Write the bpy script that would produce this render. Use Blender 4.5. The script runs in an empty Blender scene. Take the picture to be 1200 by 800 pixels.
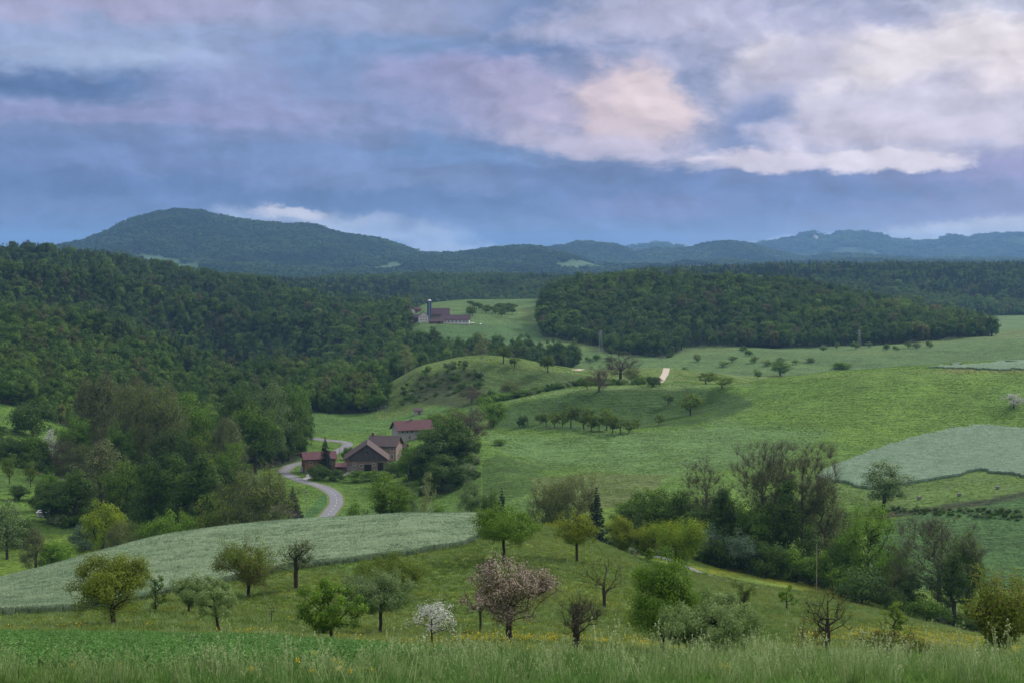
import bpy, math, random
import numpy as np
from mathutils import Vector, Matrix

R = math.radians
scene = bpy.context.scene
C = scene.collection

# ------------------------------------------------------------------ camera
F = 1650.0          # focal length in the units of a 1200 px wide picture
PY0 = 300.0         # row of the horizon in those units
cam_d = bpy.data.cameras.new('camera')
cam = bpy.data.objects.new('camera', cam_d); C.objects.link(cam)
cam.location = (0, 0, 0)
cam.rotation_euler = (R(90), 0, 0)
cam_d.sensor_width = 36.0
cam_d.lens = 36.0 * F / 1200.0
cam_d.shift_y = -(400.0 - PY0) / 1200.0
cam_d.clip_start = 0.5
cam_d.clip_end = 60000
scene.camera = cam

# ------------------------------------------------------------------ view, sun
scene.view_settings.view_transform = 'Standard'
scene.view_settings.look = 'None'
scene.view_settings.gamma = 1
scene.view_settings.use_curve_mapping = False
scene.view_settings.exposure = 0.0
scene.render.engine = 'CYCLES'
scene.cycles.use_denoising = True
scene.cycles.max_bounces = 5
scene.cycles.diffuse_bounces = 2
scene.cycles.glossy_bounces = 1
scene.cycles.transmission_bounces = 2
scene.cycles.transparent_max_bounces = 4
scene.cycles.volume_bounces = 1
scene.cycles.sample_clamp_indirect = 4.0

SUN_EL, SUN_AZ = 30.0, 46.0      # azimuth clockwise from +Y (the view direction)
sd = bpy.data.lights.new('sun', 'SUN')
sd.energy = 4.0
sd.angle = R(9)
sd.color = (1.0, 0.94, 0.88)
sun = bpy.data.objects.new('sun', sd); C.objects.link(sun)
_dir = Vector((math.sin(R(SUN_AZ)) * math.cos(R(SUN_EL)), math.cos(R(SUN_AZ)) * math.cos(R(SUN_EL)), math.sin(R(SUN_EL))))
sun.rotation_euler = _dir.to_track_quat('Z', 'Y').to_euler()
sun.location = (0, 0, 300)

# ------------------------------------------------------------------ node helpers
def lin(r, g, b):
    f = lambda c: (c / 255.0 / 12.92) if c / 255.0 <= 0.04045 else ((c / 255.0 + 0.055) / 1.055) ** 2.4
    return (f(r), f(g), f(b), 1.0)

class NT:
    def __init__(s, tree): s.t = tree; s.n = tree.nodes; s.l = tree.links
    def new(s, typ, **kw):
        n = s.n.new(typ)
        for k, v in kw.items(): setattr(n, k, v)
        return n
    def put(s, sock, v):
        if v is None: return
        if isinstance(v, bpy.types.NodeSocket): s.l.new(v, sock)
        else:
            if hasattr(sock.default_value, '__len__') and not hasattr(v, '__len__'):
                v = (v,) * len(sock.default_value)
            sock.default_value = v
    def math(s, op, a, b=None, c=None, clamp=False):
        n = s.new('ShaderNodeMath', operation=op, use_clamp=clamp)
        s.put(n.inputs[0], a); s.put(n.inputs[1], b)
        if c is not None: s.put(n.inputs[2], c)
        return n.outputs[0]
    def vmath(s, op, a, b=None):
        n = s.new('ShaderNodeVectorMath', operation=op)
        s.put(n.inputs[0], a); s.put(n.inputs[1], b)
        return n.outputs['Value'] if op in ('LENGTH', 'DOT_PRODUCT') else n.outputs[0]
    def mix(s, f, a, b, blend='MIX'):
        n = s.new('ShaderNodeMix', data_type='RGBA', blend_type=blend)
        s.put(n.inputs[0], f); s.put(n.inputs[6], a); s.put(n.inputs[7], b)
        return n.outputs[2]
    def ramp01(s, x, a, b, smooth=True):
        n = s.new('ShaderNodeMapRange', interpolation_type='SMOOTHSTEP' if smooth else 'LINEAR')
        s.put(n.inputs[0], x); s.put(n.inputs[1], a); s.put(n.inputs[2], b)
        n.inputs[3].default_value = 0; n.inputs[4].default_value = 1
        return n.outputs[0]
    def noise(s, vec, scale, detail=4, rough=0.5, dist=0.0, color=False):
        n = s.new('ShaderNodeTexNoise')
        s.put(n.inputs['Vector'], vec)
        n.inputs['Scale'].default_value = scale; n.inputs['Detail'].default_value = detail
        n.inputs['Roughness'].default_value = rough; n.inputs['Distortion'].default_value = dist
        return n.outputs['Color'] if color else n.outputs['Fac']
    def xyz(s, x, y, z):
        n = s.new('ShaderNodeCombineXYZ')
        s.put(n.inputs[0], x); s.put(n.inputs[1], y); s.put(n.inputs[2], z)
        return n.outputs[0]
    def sep(s, v):
        n = s.new('ShaderNodeSeparateXYZ'); s.put(n.inputs[0], v)
        return n.outputs
    def scale(s, v, k):
        n = s.new('ShaderNodeVectorMath', operation='MULTIPLY')
        s.put(n.inputs[0], v); n.inputs[1].default_value = k
        return n.outputs[0]

# ------------------------------------------------------------------ world: evening sky with layered clouds
world = bpy.data.worlds.new('World'); scene.world = world; world.use_nodes = True
T = NT(world.node_tree); T.n.clear()
geo = T.new('ShaderNodeTexCoord').outputs['Generated']
sx, sy, sz = T.sep(geo)
az = T.math('MULTIPLY', T.math('ARCTAN2', sx, sy), 16.5)         # about 100 picture pixels per unit
el = T.math('MULTIPLY', T.math('ARCSINE', sz), 16.5)
AE = T.xyz(az, el, 0.0)
# the clouds are stretched towards the horizon, so is the noise that shapes them
def off(dx, dy): return T.vmath('ADD', AE, (dx, dy, 0))
wn = T.noise(T.scale(AE, (0.55, 1.25, 1.0)), 0.9, 5, 0.6, color=True)
warp = T.vmath('SUBTRACT', wn, (0.5, 0.5, 0.5))
wn2 = T.noise(T.scale(AE, (1.0, 1.7, 1.0)), 2.6, 5, 0.58, color=True)
warp2 = T.vmath('SUBTRACT', wn2, (0.5, 0.5, 0.5))
def warped(a, b):
    return T.vmath('ADD', AE, T.vmath('ADD', T.scale(warp, (a, a * 0.5, 0)), T.scale(warp2, (b, b * 0.6, 0))))
Wbig, Wmid, Whard = warped(1.5, 0.5), warped(1.0, 0.5), warped(0.5, 0.45)
def puff(dx, dy, sc=1.15, det=9, st=(0.95, 1.5, 1.0)):      # billows, and the same shifted towards the light
    return T.noise(T.scale(T.vmath('ADD', off(dx, dy), T.scale(warp, (0.9, 0.6, 0))), st), sc, det, 0.5)
n0 = puff(0, 0); n1 = puff(0.12, 0.10)
relief = T.math('MULTIPLY', T.math('SUBTRACT', n0, n1), 1.0)
edge = T.math('SUBTRACT', n0, 0.5)
def blob(W, px, py, rx, ry, hard=0.0, rot=0.0):
    c = ((px - 600) / 100.0, (300 - py) / 100.0, 0)
    v = T.vmath('SUBTRACT', W, c)
    if rot:
        n = T.new('ShaderNodeVectorRotate', rotation_type='Z_AXIS'); T.put(n.inputs['Vector'], v)
        n.inputs['Angle'].default_value = R(-rot); v = n.outputs[0]
    d = T.vmath('LENGTH', T.scale(v, (100.0 / rx, 100.0 / ry, 0)))
    if not hard: return T.math('SUBTRACT', 1.0, T.ramp01(d, 0.15, 1.4))
    k = T.math('ADD', T.math('SUBTRACT', 1.0, d), T.math('MULTIPLY', edge, 1.9))
    return T.ramp01(k, -0.5 + hard * 0.35, 0.75 - hard * 0.45)
e1 = T.ramp01(el, 0.0, 3.0)
col = T.mix(e1, lin(97, 124, 175), lin(146, 158, 196))
col = T.mix(T.math('MULTIPLY', T.ramp01(T.vmath('DOT_PRODUCT', Wmid, (1, 0, 0)), 0.0, 6.5), 0.6), col, lin(172, 172, 208))
def layer(mask, rgb, k=1.0):
    global col
    col = T.mix(T.math('MULTIPLY', mask, k), col, lin(*rgb))
layer(blob(Wbig, 130, 62, 330, 55, 0.1), (156, 173, 212), 0.8)
layer(blob(Wmid, 190, 85, 170, 30, 0.5), (171, 189, 222), 0.7)
layer(blob(Wmid, 70, 106, 300, 24), (82, 113, 165), 0.9)
layer(blob(Wbig, 60, 5, 330, 22, 0.1), (172, 168, 202), 0.8)
layer(blob(Wmid, 40, 35, 60, 12), (184, 172, 200), 0.5)
layer(blob(Wmid, 150, 142, 260, 16, 0.4), (150, 153, 198), 0.65)
layer(blob(Wbig, 345, 105, 130, 60, 0.2), (156, 160, 204), 0.75)
layer(blob(Wbig, 120, 215, 420, 50), (94, 122, 176), 0.75)
layer(blob(Wbig, 480, 70, 190, 60, 0.15), (114, 146, 193), 0.75)
layer(blob(Wmid, 430, 20, 200, 22, 0.3), (168, 172, 206), 0.6)
layer(blob(Wmid, 400, 188, 200, 12, 0.5), (118, 146, 196), 0.7)
layer(blob(Wmid, 560, 180, 130, 20, 0.4), (106, 138, 190), 0.7)
layer(blob(Wmid, 590, 235, 260, 22), (86, 115, 168), 0.8)
layer(blob(Wbig, 640, 45, 120, 55, 0.1), (110, 133, 180), 0.9)
layer(blob(Wbig, 870, 45, 240, 42, 0.2, 12), (160, 166, 202), 0.8)
layer(blob(Wbig, 780, 15, 200, 22, 0.3, 8), (190, 188, 214), 0.8)
layer(blob(Wbig, 1090, 120, 330, 95, 0.2), (208, 203, 224), 1.0)
layer(blob(Wbig, 1150, 20, 150, 20, 0.1), (206, 208, 226), 0.7)
layer(blob(Wmid, 1080, 70, 240, 34, 0.5, 4), (234, 226, 232), 0.9)
layer(blob(Wmid, 1190, 90, 110, 34, 0.4, 4), (236, 224, 228), 0.7)
layer(blob(Wmid, 560, 105, 130, 40, 0.2, -8), (158, 154, 194), 0.75)
layer(blob(Wmid, 665, 125, 120, 52, 0.3), (176, 170, 202), 0.9)
layer(blob(Whard, 745, 130, 92, 52, 0.7, -8), (218, 200, 210), 1.0)
layer(blob(Whard, 770, 118, 50, 30, 0.6, -8), (230, 211, 214), 0.7)
layer(blob(Whard, 700, 172, 110, 18, 0.6, -6), (200, 192, 216), 0.85)
layer(blob(Whard, 872, 150, 55, 34, 0.5, 30), (128, 146, 194), 0.95)
layer(blob(Whard, 1010, 158, 150, 22, 0.6), (212, 204, 224), 0.75)
layer(blob(Wmid, 930, 228, 400, 32, 0.15, 3), (103, 127, 180), 1.0)
layer(blob(Wmid, 1160, 205, 150, 20), (164, 158, 202), 0.8)
layer(blob(Wmid, 960, 205, 200, 16), (112, 130, 182), 0.8)
layer(blob(Whard, 886, 192, 95, 15, 0.9), (218, 210, 228), 1.0)
layer(blob(Whard, 1030, 191, 90, 13, 0.9, -3), (226, 218, 232), 1.0)
layer(blob(Wmid, 770, 243, 110, 14), (140, 142, 192), 0.5)
layer(blob(Whard, 405, 264, 125, 17, 0.35, -6), (186, 196, 221), 0.9)
layer(blob(Whard, 350, 250, 44, 9, 0.8, -6), (216, 214, 228), 0.9)
layer(blob(Whard, 500, 293, 170, 9, 0.3), (184, 194, 220), 0.9)
layer(blob(Whard, 1130, 270, 160, 15, 0.5, 6), (196, 202, 224), 0.9)
layer(blob(Whard, 900, 287, 170, 7, 0.3, 3), (172, 184, 216), 0.85)
layer(blob(Wmid, 240, 195, 240, 16, 0.45), (122, 140, 190), 0.55)
layer(blob(Wmid, 60, 240, 200, 12, 0.4), (112, 132, 182), 0.5)
layer(blob(Wmid, 480, 215, 150, 12, 0.5), (124, 144, 192), 0.6)
layer(blob(Wmid, 620, 262, 180, 10, 0.5), (120, 140, 188), 0.5)
layer(blob(Wmid, 700, 205, 160, 14, 0.4), (84, 108, 160), 0.6)
layer(blob(Wbig, 930, 80, 70, 26, 0.3, 20), (164, 164, 198), 0.6)
layer(blob(Wmid, 1120, 240, 150, 12, 0.3), (134, 140, 188), 0.6)
# light and dark sides of the billows
rk = T.math('MULTIPLY_ADD', relief, 0.95, 1.0)
n3 = puff(3.1, 1.7, 4.0, 6, (0.7, 2.0, 1.0)); n4 = puff(3.15, 1.73, 4.0, 6, (0.7, 2.0, 1.0))
rk = T.math('ADD', rk, T.math('MULTIPLY', T.math('SUBTRACT', n3, n4), 0.10))
rk = T.math('ADD', rk, T.math('MULTIPLY', edge, 0.20))
rk = T.math('MINIMUM', T.math('MAXIMUM', rk, 0.7), 1.4)
sc_ = T.new('ShaderNodeVectorMath', operation='SCALE'); T.put(sc_.inputs[0], col); T.put(sc_.inputs['Scale'], rk); col = sc_.outputs[0]
# above the frame the cloud cover thins and lets more light through
up = T.ramp01(el, 5.5, 13.0)
HIGH = T.mix(T.noise(AE, 0.35, 3), (0.95, 0.95, 1.02, 1), (1.65, 1.60, 1.52, 1))
col = T.mix(up, col, HIGH)
sky = T.new('ShaderNodeTexSky', sky_type='NISHITA')
sky.sun_disc = False
sky.sun_elevation = R(SUN_EL); sky.sun_rotation = R(SUN_AZ)
sky.air_density = 1.2; sky.dust_density = 2.0; sky.altitude = 600
bgs = T.new('ShaderNodeBackground'); T.put(bgs.inputs[0], sky.outputs[0]); bgs.inputs[1].default_value = 0.06
bgc = T.new('ShaderNodeBackground'); T.put(bgc.inputs[0], col); bgc.inputs[1].default_value = 1.0
mxs = T.new('ShaderNodeMixShader'); mxs.inputs[0].default_value = 0.93
T.l.new(bgs.outputs[0], mxs.inputs[1]); T.l.new(bgc.outputs[0], mxs.inputs[2])
T.l.new(mxs.outputs[0], T.new('ShaderNodeOutputWorld').inputs[0])
world.cycles.sampling_method = 'MANUAL'
world.cycles.sample_map_resolution = 512
# ------------------------------------------------------------------ terrain
# Feature lines of the land from near to far; each is a list of (azimuth u, elevation row p, distance Y).
def L(Y, *pts): return [(u, p, (Y if len(r) == 0 else r[0])) for (u, p, *r) in pts]
LINES = [
 L(3, (0, 1800)),
 L(20, (0, 868), (600, 872), (1200, 868)),
 L(38, (0, 801), (600, 804), (1200, 806)),
 L(72, (-200, 757), (0, 759), (300, 761), (500, 765), (600, 769), (700, 770), (850, 769), (1000, 768), (1200, 770)),
 L(105, (-200, 744), (0, 745), (300, 748), (450, 757), (600, 762), (700, 772), (850, 779), (1000, 779), (1200, 783)),
 L(140, (-200, 735), (0, 733), (130, 731), (265, 740), (385, 748), (500, 752), (600, 751), (700, 757), (775, 765), (850, 774), (970, 772), (1100, 773), (1200, 777)),
 L(180, (-200, 722), (0, 716), (130, 711), (265, 714), (400, 722), (600, 724), (700, 731), (800, 748), (900, 758), (1000, 764), (1100, 766), (1200, 771)),
 L(215, (-200, 716), (0, 702), (130, 692), (265, 690), (345, 682), (450, 686), (600, 686), (700, 698), (800, 719), (900, 733), (1000, 745), (1100, 753), (1200, 763)),
 L(255, (-200, 712), (0, 691), (130, 669), (265, 653), (345, 648), (450, 645), (560, 646), (600, 651), (680, 661), (720, 674), (800, 694), (900, 714), (1000, 728), (1100, 745), (1200, 758)),
 L(330, (-200, 726, 275), (0, 682, 285), (100, 655, 300), (200, 630, 320), (300, 616, 335), (400, 608, 345), (500, 603, 350), (560, 603, 350), (620, 612, 345),
    (690, 629, 340), (740, 650, 340), (800, 666, 345), (850, 678, 340), (930, 699, 325), (1000, 713, 310), (1120, 741, 290), (1200, 757, 280)),
 L(375, (-200, 700), (0, 690), (200, 668), (300, 660), (500, 655), (600, 655), (700, 652), (760, 650), (800, 652), (840, 661), (960, 684), (1040, 706), (1120, 732), (1200, 745)),
 L(420, (-200, 660), (0, 662), (200, 655), (400, 650), (600, 640), (700, 634), (800, 640), (900, 655), (1000, 668), (1100, 690), (1200, 690)),
 L(450, (-200, 628), (0, 640), (100, 641), (200, 640), (400, 632), (600, 625), (700, 618), (800, 626), (900, 640), (1000, 640), (1100, 641), (1200, 640)),
 L(495, (-200, 590), (0, 603), (100, 612), (200, 615), (300, 613), (400, 613), (500, 608), (560, 602), (620, 600), (700, 588), (750, 585), (850, 595), (950, 600), (1050, 597), (1120, 591), (1200, 578), (1400, 560)),
 L(505, (-200, 586), (0, 598), (100, 608), (200, 611), (300, 609), (400, 610), (500, 605), (560, 598), (620, 592), (700, 582), (750, 579), (850, 585), (950, 590), (1050, 590), (1120, 583), (1200, 569), (1400, 551)),
 L(580, (-200, 545), (0, 556), (100, 572), (200, 577), (300, 577), (400, 573), (480, 572), (520, 566), (560, 548), (600, 546), (650, 552), (700, 550), (800, 550), (900, 551), (1000, 552), (1100, 549), (1200, 540), (1400, 520)),
 L(610, (-200, 530), (0, 541), (100, 562), (200, 566), (300, 566), (400, 563), (480, 561), (520, 552), (560, 530), (600, 533), (650, 545), (700, 540), (800, 537), (900, 537), (1000, 538), (1100, 534), (1200, 527), (1400, 505)),
 L(680, (-200, 495), (0, 505), (100, 535), (200, 543), (300, 543), (400, 542), (450, 541), (500, 532), (540, 515), (600, 508), (650, 504), (740, 507), (800, 505), (900, 500), (1000, 497), (1100, 497), (1200, 495), (1400, 470)),
 L(715, (-200, 484), (0, 493), (100, 522), (200, 530), (300, 530), (400, 529), (450, 528), (500, 518), (540, 505), (600, 500), (650, 497), (740, 498), (800, 487), (900, 477), (1000, 474), (1100, 474), (1200, 471), (1400, 450)),
 L(755, (-200, 472), (0, 478), (100, 505), (200, 515), (300, 516), (400, 516), (450, 515), (500, 505), (560, 494), (600, 492), (650, 490), (700, 489), (780, 485), (830, 479), (870, 464), (900, 459), (1000, 452), (1100, 448), (1200, 445), (1400, 430)),
 L(790, (-200, 463), (0, 467), (100, 492), (200, 502), (300, 505), (400, 505), (450, 504), (500, 495), (560, 481), (600, 468, 800), (650, 460, 800), (700, 455, 800), (780, 449, 810), (850, 450), (900, 441, 820), (1000, 431, 830), (1100, 424, 840), (1200, 420, 840), (1400, 412, 850)),
 L(890, (-200, 440), (0, 443), (100, 460), (200, 478), (300, 483), (400, 484), (450, 482), (500, 466), (560, 460), (600, 464), (650, 456), (700, 447), (740, 447), (780, 448), (830, 449), (900, 450), (1000, 448), (1200, 443), (1400, 440)),
 L(960, (-200, 420), (0, 422), (100, 438), (200, 462), (300, 470), (400, 472), (450, 456), (500, 428), (560, 419), (600, 422), (650, 431), (700, 438), (780, 437), (830, 440), (900, 449), (1000, 450), (1200, 446)),
 L(1020, (-200, 402), (0, 405), (100, 420), (200, 446), (300, 460), (400, 464), (450, 450), (500, 426), (560, 416), (600, 418), (650, 428), (700, 434), (780, 432), (830, 437), (900, 447), (1000, 450), (1200, 446)),
 L(1150, (-200, 375), (0, 382), (100, 396), (200, 424), (300, 441), (400, 449), (470, 450), (560, 437), (650, 437), (700, 440), (800, 441), (900, 438), (1000, 438), (1200, 434)),
 L(1300, (-200, 350), (0, 358), (100, 373), (200, 401), (300, 421), (400, 430), (470, 425), (560, 411), (600, 409), (700, 416), (800, 416), (900, 414), (1000, 410), (1100, 405), (1200, 401)),
 L(1450, (-200, 328), (0, 336), (100, 351), (200, 379), (300, 400), (400, 411), (470, 400), (500, 386), (560, 386), (640, 396), (700, 398), (800, 402), (900, 402), (1000, 401), (1160, 397), (1200, 393)),
 L(1520, (-200, 322), (0, 328), (100, 342), (200, 369), (300, 391), (400, 402), (470, 385), (500, 374), (560, 374), (640, 380), (700, 372), (800, 375), (900, 379), (1000, 382), (1100, 389), (1160, 392), (1200, 389)),
 L(1650, (-200, 312), (0, 317), (100, 328), (200, 352), (300, 373), (400, 386), (470, 373), (500, 362), (560, 360), (620, 360), (650, 358), (700, 348), (800, 347), (900, 353), (1000, 366), (1100, 384), (1160, 391), (1200, 387)),
 L(1820, (-200, 306), (0, 309), (100, 316), (200, 337), (300, 356), (400, 373), (470, 368), (500, 356), (560, 350), (620, 350), (650, 347), (700, 341), (750, 338), (800, 337), (900, 343), (1000, 357), (1050, 367), (1100, 380), (1160, 388), (1200, 386)),
 L(2150, (-200, 322), (0, 325), (200, 338), (400, 365), (500, 374), (600, 374), (700, 370), (900, 372), (1050, 376), (1160, 380), (1200, 379)),
 L(2500, (-200, 305), (0, 307), (100, 305), (160, 314), (230, 330), (300, 340), (400, 352), (470, 366), (600, 368), (700, 366), (900, 366), (1100, 368), (1200, 369)),
 L(3200, (-200, 330), (0, 330), (160, 330), (300, 334), (400, 333), (500, 329), (600, 329), (680, 330), (720, 327), (780, 321), (860, 318), (1000, 316), (1200, 317), (1400, 318)),
 L(4300, (-200, 345), (200, 346), (600, 347), (1200, 345)),
 L(5300, (-200, 330), (100, 322), (200, 318), (300, 318), (400, 320), (500, 324), (600, 325), (800, 328), (1200, 326)),
 L(6200, (-200, 312), (0, 305), (100, 298), (200, 288), (300, 292), (350, 297), (400, 303), (470, 309), (560, 309), (620, 306), (660, 309), (720, 320), (800, 318), (860, 320), (1000, 318), (1200, 318)),
 L(7200, (-200, 308), (0, 303), (40, 303), (75, 295), (110, 284), (150, 264), (185, 252), (230, 251), (250, 256), (300, 265), (370, 274), (400, 284), (440, 289), (470, 297), (500, 304), (550, 301), (600, 294), (635, 295), (665, 302), (700, 316), (800, 312), (850, 308), (900, 314), (1000, 312), (1200, 314)),
 L(8300, (-200, 322), (0, 322), (200, 310), (300, 312), (500, 315), (700, 320), (1200, 319)),
 L(9600, (-200, 312), (0, 312), (300, 305), (470, 299), (520, 300), (560, 296), (600, 293), (640, 291), (690, 285), (718, 285), (732, 289), (745, 296), (770, 292), (800, 294), (830, 288), (862, 284), (890, 287), (915, 295), (950, 302), (1050, 303), (1200, 305)),
 L(11500, (-200, 320), (600, 320), (1200, 318)),
 L(14000, (-200, 310), (300, 306), (600, 302), (700, 298), (740, 294), (765, 289), (800, 294), (880, 292), (925, 284), (960, 277), (968, 277), (985, 272), (1010, 273), (1030, 278), (1047, 285), (1070, 283), (1100, 281), (1118, 278), (1135, 282), (1160, 281), (1200, 279), (1300, 284), (1400, 290)),
 L(17500, (0, 330)),
]
def pchip(x, y, xi):
    """monotone cubic through (x, y); x increasing 1-D, y (..., n) -> sampled at xi"""
    x = np.asarray(x, float); y = np.asarray(y, float)
    if len(x) == 1: return np.repeat(y[..., :1], len(xi), axis=-1)
    h = np.diff(x); d = np.diff(y, axis=-1) / h
    m = np.zeros_like(y)
    if len(x) > 2:
        w1 = 2 * h[1:] + h[:-1]; w2 = h[1:] + 2 * h[:-1]
        ok = d[..., :-1] * d[..., 1:] > 0
        with np.errstate(divide='ignore', invalid='ignore'):
            hm = (w1 + w2) / (w1 / d[..., :-1] + w2 / d[..., 1:])
        m[..., 1:-1] = np.where(ok, hm, 0)
    m[..., 0] = d[..., 0]; m[..., -1] = d[..., -1]
    xi = np.clip(xi, x[0], x[-1])
    k = np.clip(np.searchsorted(x, xi, side='right') - 1, 0, len(x) - 2)
    t = (xi - x[k]) / h[k]
    return ((2 * t**3 - 3 * t**2 + 1) * y[..., k] + (t**3 - 2 * t**2 + t) * h[k] * m[..., k]
            + (-2 * t**3 + 3 * t**2) * y[..., k + 1] + (t**3 - t**2) * h[k] * m[..., k + 1])

U = np.concatenate([np.arange(-1500, -100, 40.0), np.arange(-100, -24, 4.0), np.arange(-24, 1224, 1.25), np.arange(1224, 1300, 4.0), np.arange(1300, 2701, 40.0)])
seg = [(3, 30, 20), (30, 110, 130), (110, 420, 300), (420, 1100, 340), (1100, 3300, 170), (3300, 17500, 190)]
S = np.unique(np.concatenate([np.linspace(math.log(a), math.log(b), n) for a, b, n in seg]))
YS = np.exp(S)
NU, NS = len(U), len(S)
lp = np.stack([pchip([q[0] for q in l], [q[1] for q in l], U) for l in LINES], 1)       # (NU, K)
ly = np.stack([pchip([q[0] for q in l], [math.log(q[2]) for q in l], U) for l in LINES], 1)
Pg = np.zeros((NU, NS))
for i in range(NU): Pg[i] = pchip(ly[i], lp[i], S)
# soften the crests a little along the depth, leaving the near rows alone
def smooth1(a, n, axis):
    for _ in range(n): a = (np.roll(a, 1, axis) + 2 * a + np.roll(a, -1, axis)) / 4
    return a
Ps = smooth1(Pg.copy(), 10, 1); Ps[:, :30] = Pg[:, :30]; Ps[:, -20:] = Pg[:, -20:]; Pg = Ps

# value noise on numpy arrays
_rs = np.random.RandomState(7)
_tab = _rs.rand(256, 256)
def vnoise(x, y):
    xi = np.floor(x).astype(int); yi = np.floor(y).astype(int)
    fx = x - xi; fy = y - yi
    fx = fx * fx * (3 - 2 * fx); fy = fy * fy * (3 - 2 * fy)
    a = _tab[xi & 255, yi & 255]; b = _tab[(xi + 1) & 255, yi & 255]
    c = _tab[xi & 255, (yi + 1) & 255]; d = _tab[(xi + 1) & 255, (yi + 1) & 255]
    return (a * (1 - fx) + b * fx) * (1 - fy) + (c * (1 - fx) + d * fx) * fy
def fbm(x, y, s, oct=4, seed=0):
    v = 0; a = 0.5; t = 0
    for o in range(oct):
        v = v + a * vnoise(x / s + 17.3 * seed + 5.1 * o, y / s - 9.7 * seed + 3.3 * o); t += a
        a *= 0.5; s = s * 0.5
    return v / t - 0.5

Ug, Yg = np.meshgrid(U, YS, indexing='ij')
Xg = (Ug - 600) / F * Yg
Zg = (PY0 - Pg) / F * Yg
near = np.clip(Yg / 300, 0.15, 1)
Zg = Zg + fbm(Xg, Yg, 60, 4, 1) * 1.3 * near * np.clip(1 - (Yg - 1500) / 1500, 0, 1)
Zg = Zg + np.where(Ug > 300, 1, 0.4) * fbm(Xg * 1.2 + Yg * 0.3, Yg * 0.8, 95, 3, 6) * 7.5 * np.clip((Yg - 430) / 200, 0, 1) * np.clip((2400 - Yg) / 900, 0, 1)
fold = np.clip((Yg - 950) / 250, 0, 1) * np.clip((2450 - Yg) / 500, 0, 1) * np.clip((455 - Ug) / 90, 0, 1) * np.clip((Ug + 500) / 300, 0, 1)
Zg = Zg + fold * (19 - 2.4 * np.abs(fbm(Xg * 0.8 + Yg * 0.45, Yg * 0.75 - Xg * 0.2, 330, 3, 26)) * 100) * 0.75
Zg = Zg + fbm(Xg, Yg, 9, 3, 2) * 0.35 * np.clip(1 - Yg / 900, 0, 1)
far = np.clip((Yg - 4500) / 1500, 0, 1)
Zg = Zg + far * (fbm(Xg, Yg, 900, 5, 3) * 60 - np.abs(fbm(Xg * 1.0 + fbm(Xg, Yg, 800, 3, 8) * 500, Yg * 0.6, 520, 4, 5)) * 160 + 16)
Zg = Zg - np.clip((Yg - 11000) / 1500, 0, 1) * np.abs(fbm(Xg + fbm(Xg, Yg, 1500, 3, 9) * 900, Yg * 0.5, 900, 4, 10)) * 330 + np.clip((Yg - 11000) / 1500, 0, 1) * 28
Pn = PY0 - Zg / Yg * F                        # the row each vertex ends up in
cum = np.minimum.accumulate(Pn, axis=1)       # nearest skyline so far, for culling what the land hides

def prof(px):
    i = np.clip(np.searchsorted(U, px) - 1, 0, NU - 2)
    t = (px - U[i]) / (U[i + 1] - U[i])
    return Zg[i] * (1 - t) + Zg[i + 1] * t
def ground(x, y):
    """height of the land at (x, y), scalars or arrays"""
    x = np.asarray(x, float); y = np.asarray(y, float)
    u = 600 + x / y * F
    i = np.clip(np.searchsorted(U, u) - 1, 0, NU - 2); a = np.clip((u - U[i]) / (U[i + 1] - U[i]), 0, 1)
    s = np.log(y)
    j = np.clip(np.searchsorted(S, s) - 1, 0, NS - 2); b = np.clip((y - YS[j]) / (YS[j + 1] - YS[j]), 0, 1)
    return (Zg[i, j] * (1 - a) + Zg[i + 1, j] * a) * (1 - b) + (Zg[i, j + 1] * (1 - a) + Zg[i + 1, j + 1] * a) * b
def spot(px, py=None, Y=None, ymin=0):
    """where the land is met at that azimuth: by the row it shows in, or by distance"""
    if Y is None:
        z = prof(px); p = PY0 - z / YS * F
        k = np.where((p <= py) & (YS > max(ymin, 12)))[0]
        k = k[0] if len(k) else NS - 2
        p0, p1 = p[k - 1], p[k]
        t = 0 if p0 <= p1 else min(1, max(0, (p0 - py) / (p0 - p1)))
        Y = YS[k - 1] + (YS[k] - YS[k - 1]) * t
    x = (px - 600) / F * Y
    return Vector((x, Y, float(ground(x, Y))))

def inside(poly, x, y):
    x = np.asarray(x, float); y = np.asarray(y, float)
    r = np.zeros(x.shape, bool); n = len(poly)
    for i in range(n):
        x0, y0 = poly[i][:2]; x1, y1 = poly[(i + 1) % n][:2]
        if y0 == y1: continue
        c = ((y0 > y) != (y1 > y)) & (x < (x1 - x0) * (y - y0) / (y1 - y0) + x0)
        r ^= c
    return r

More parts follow.
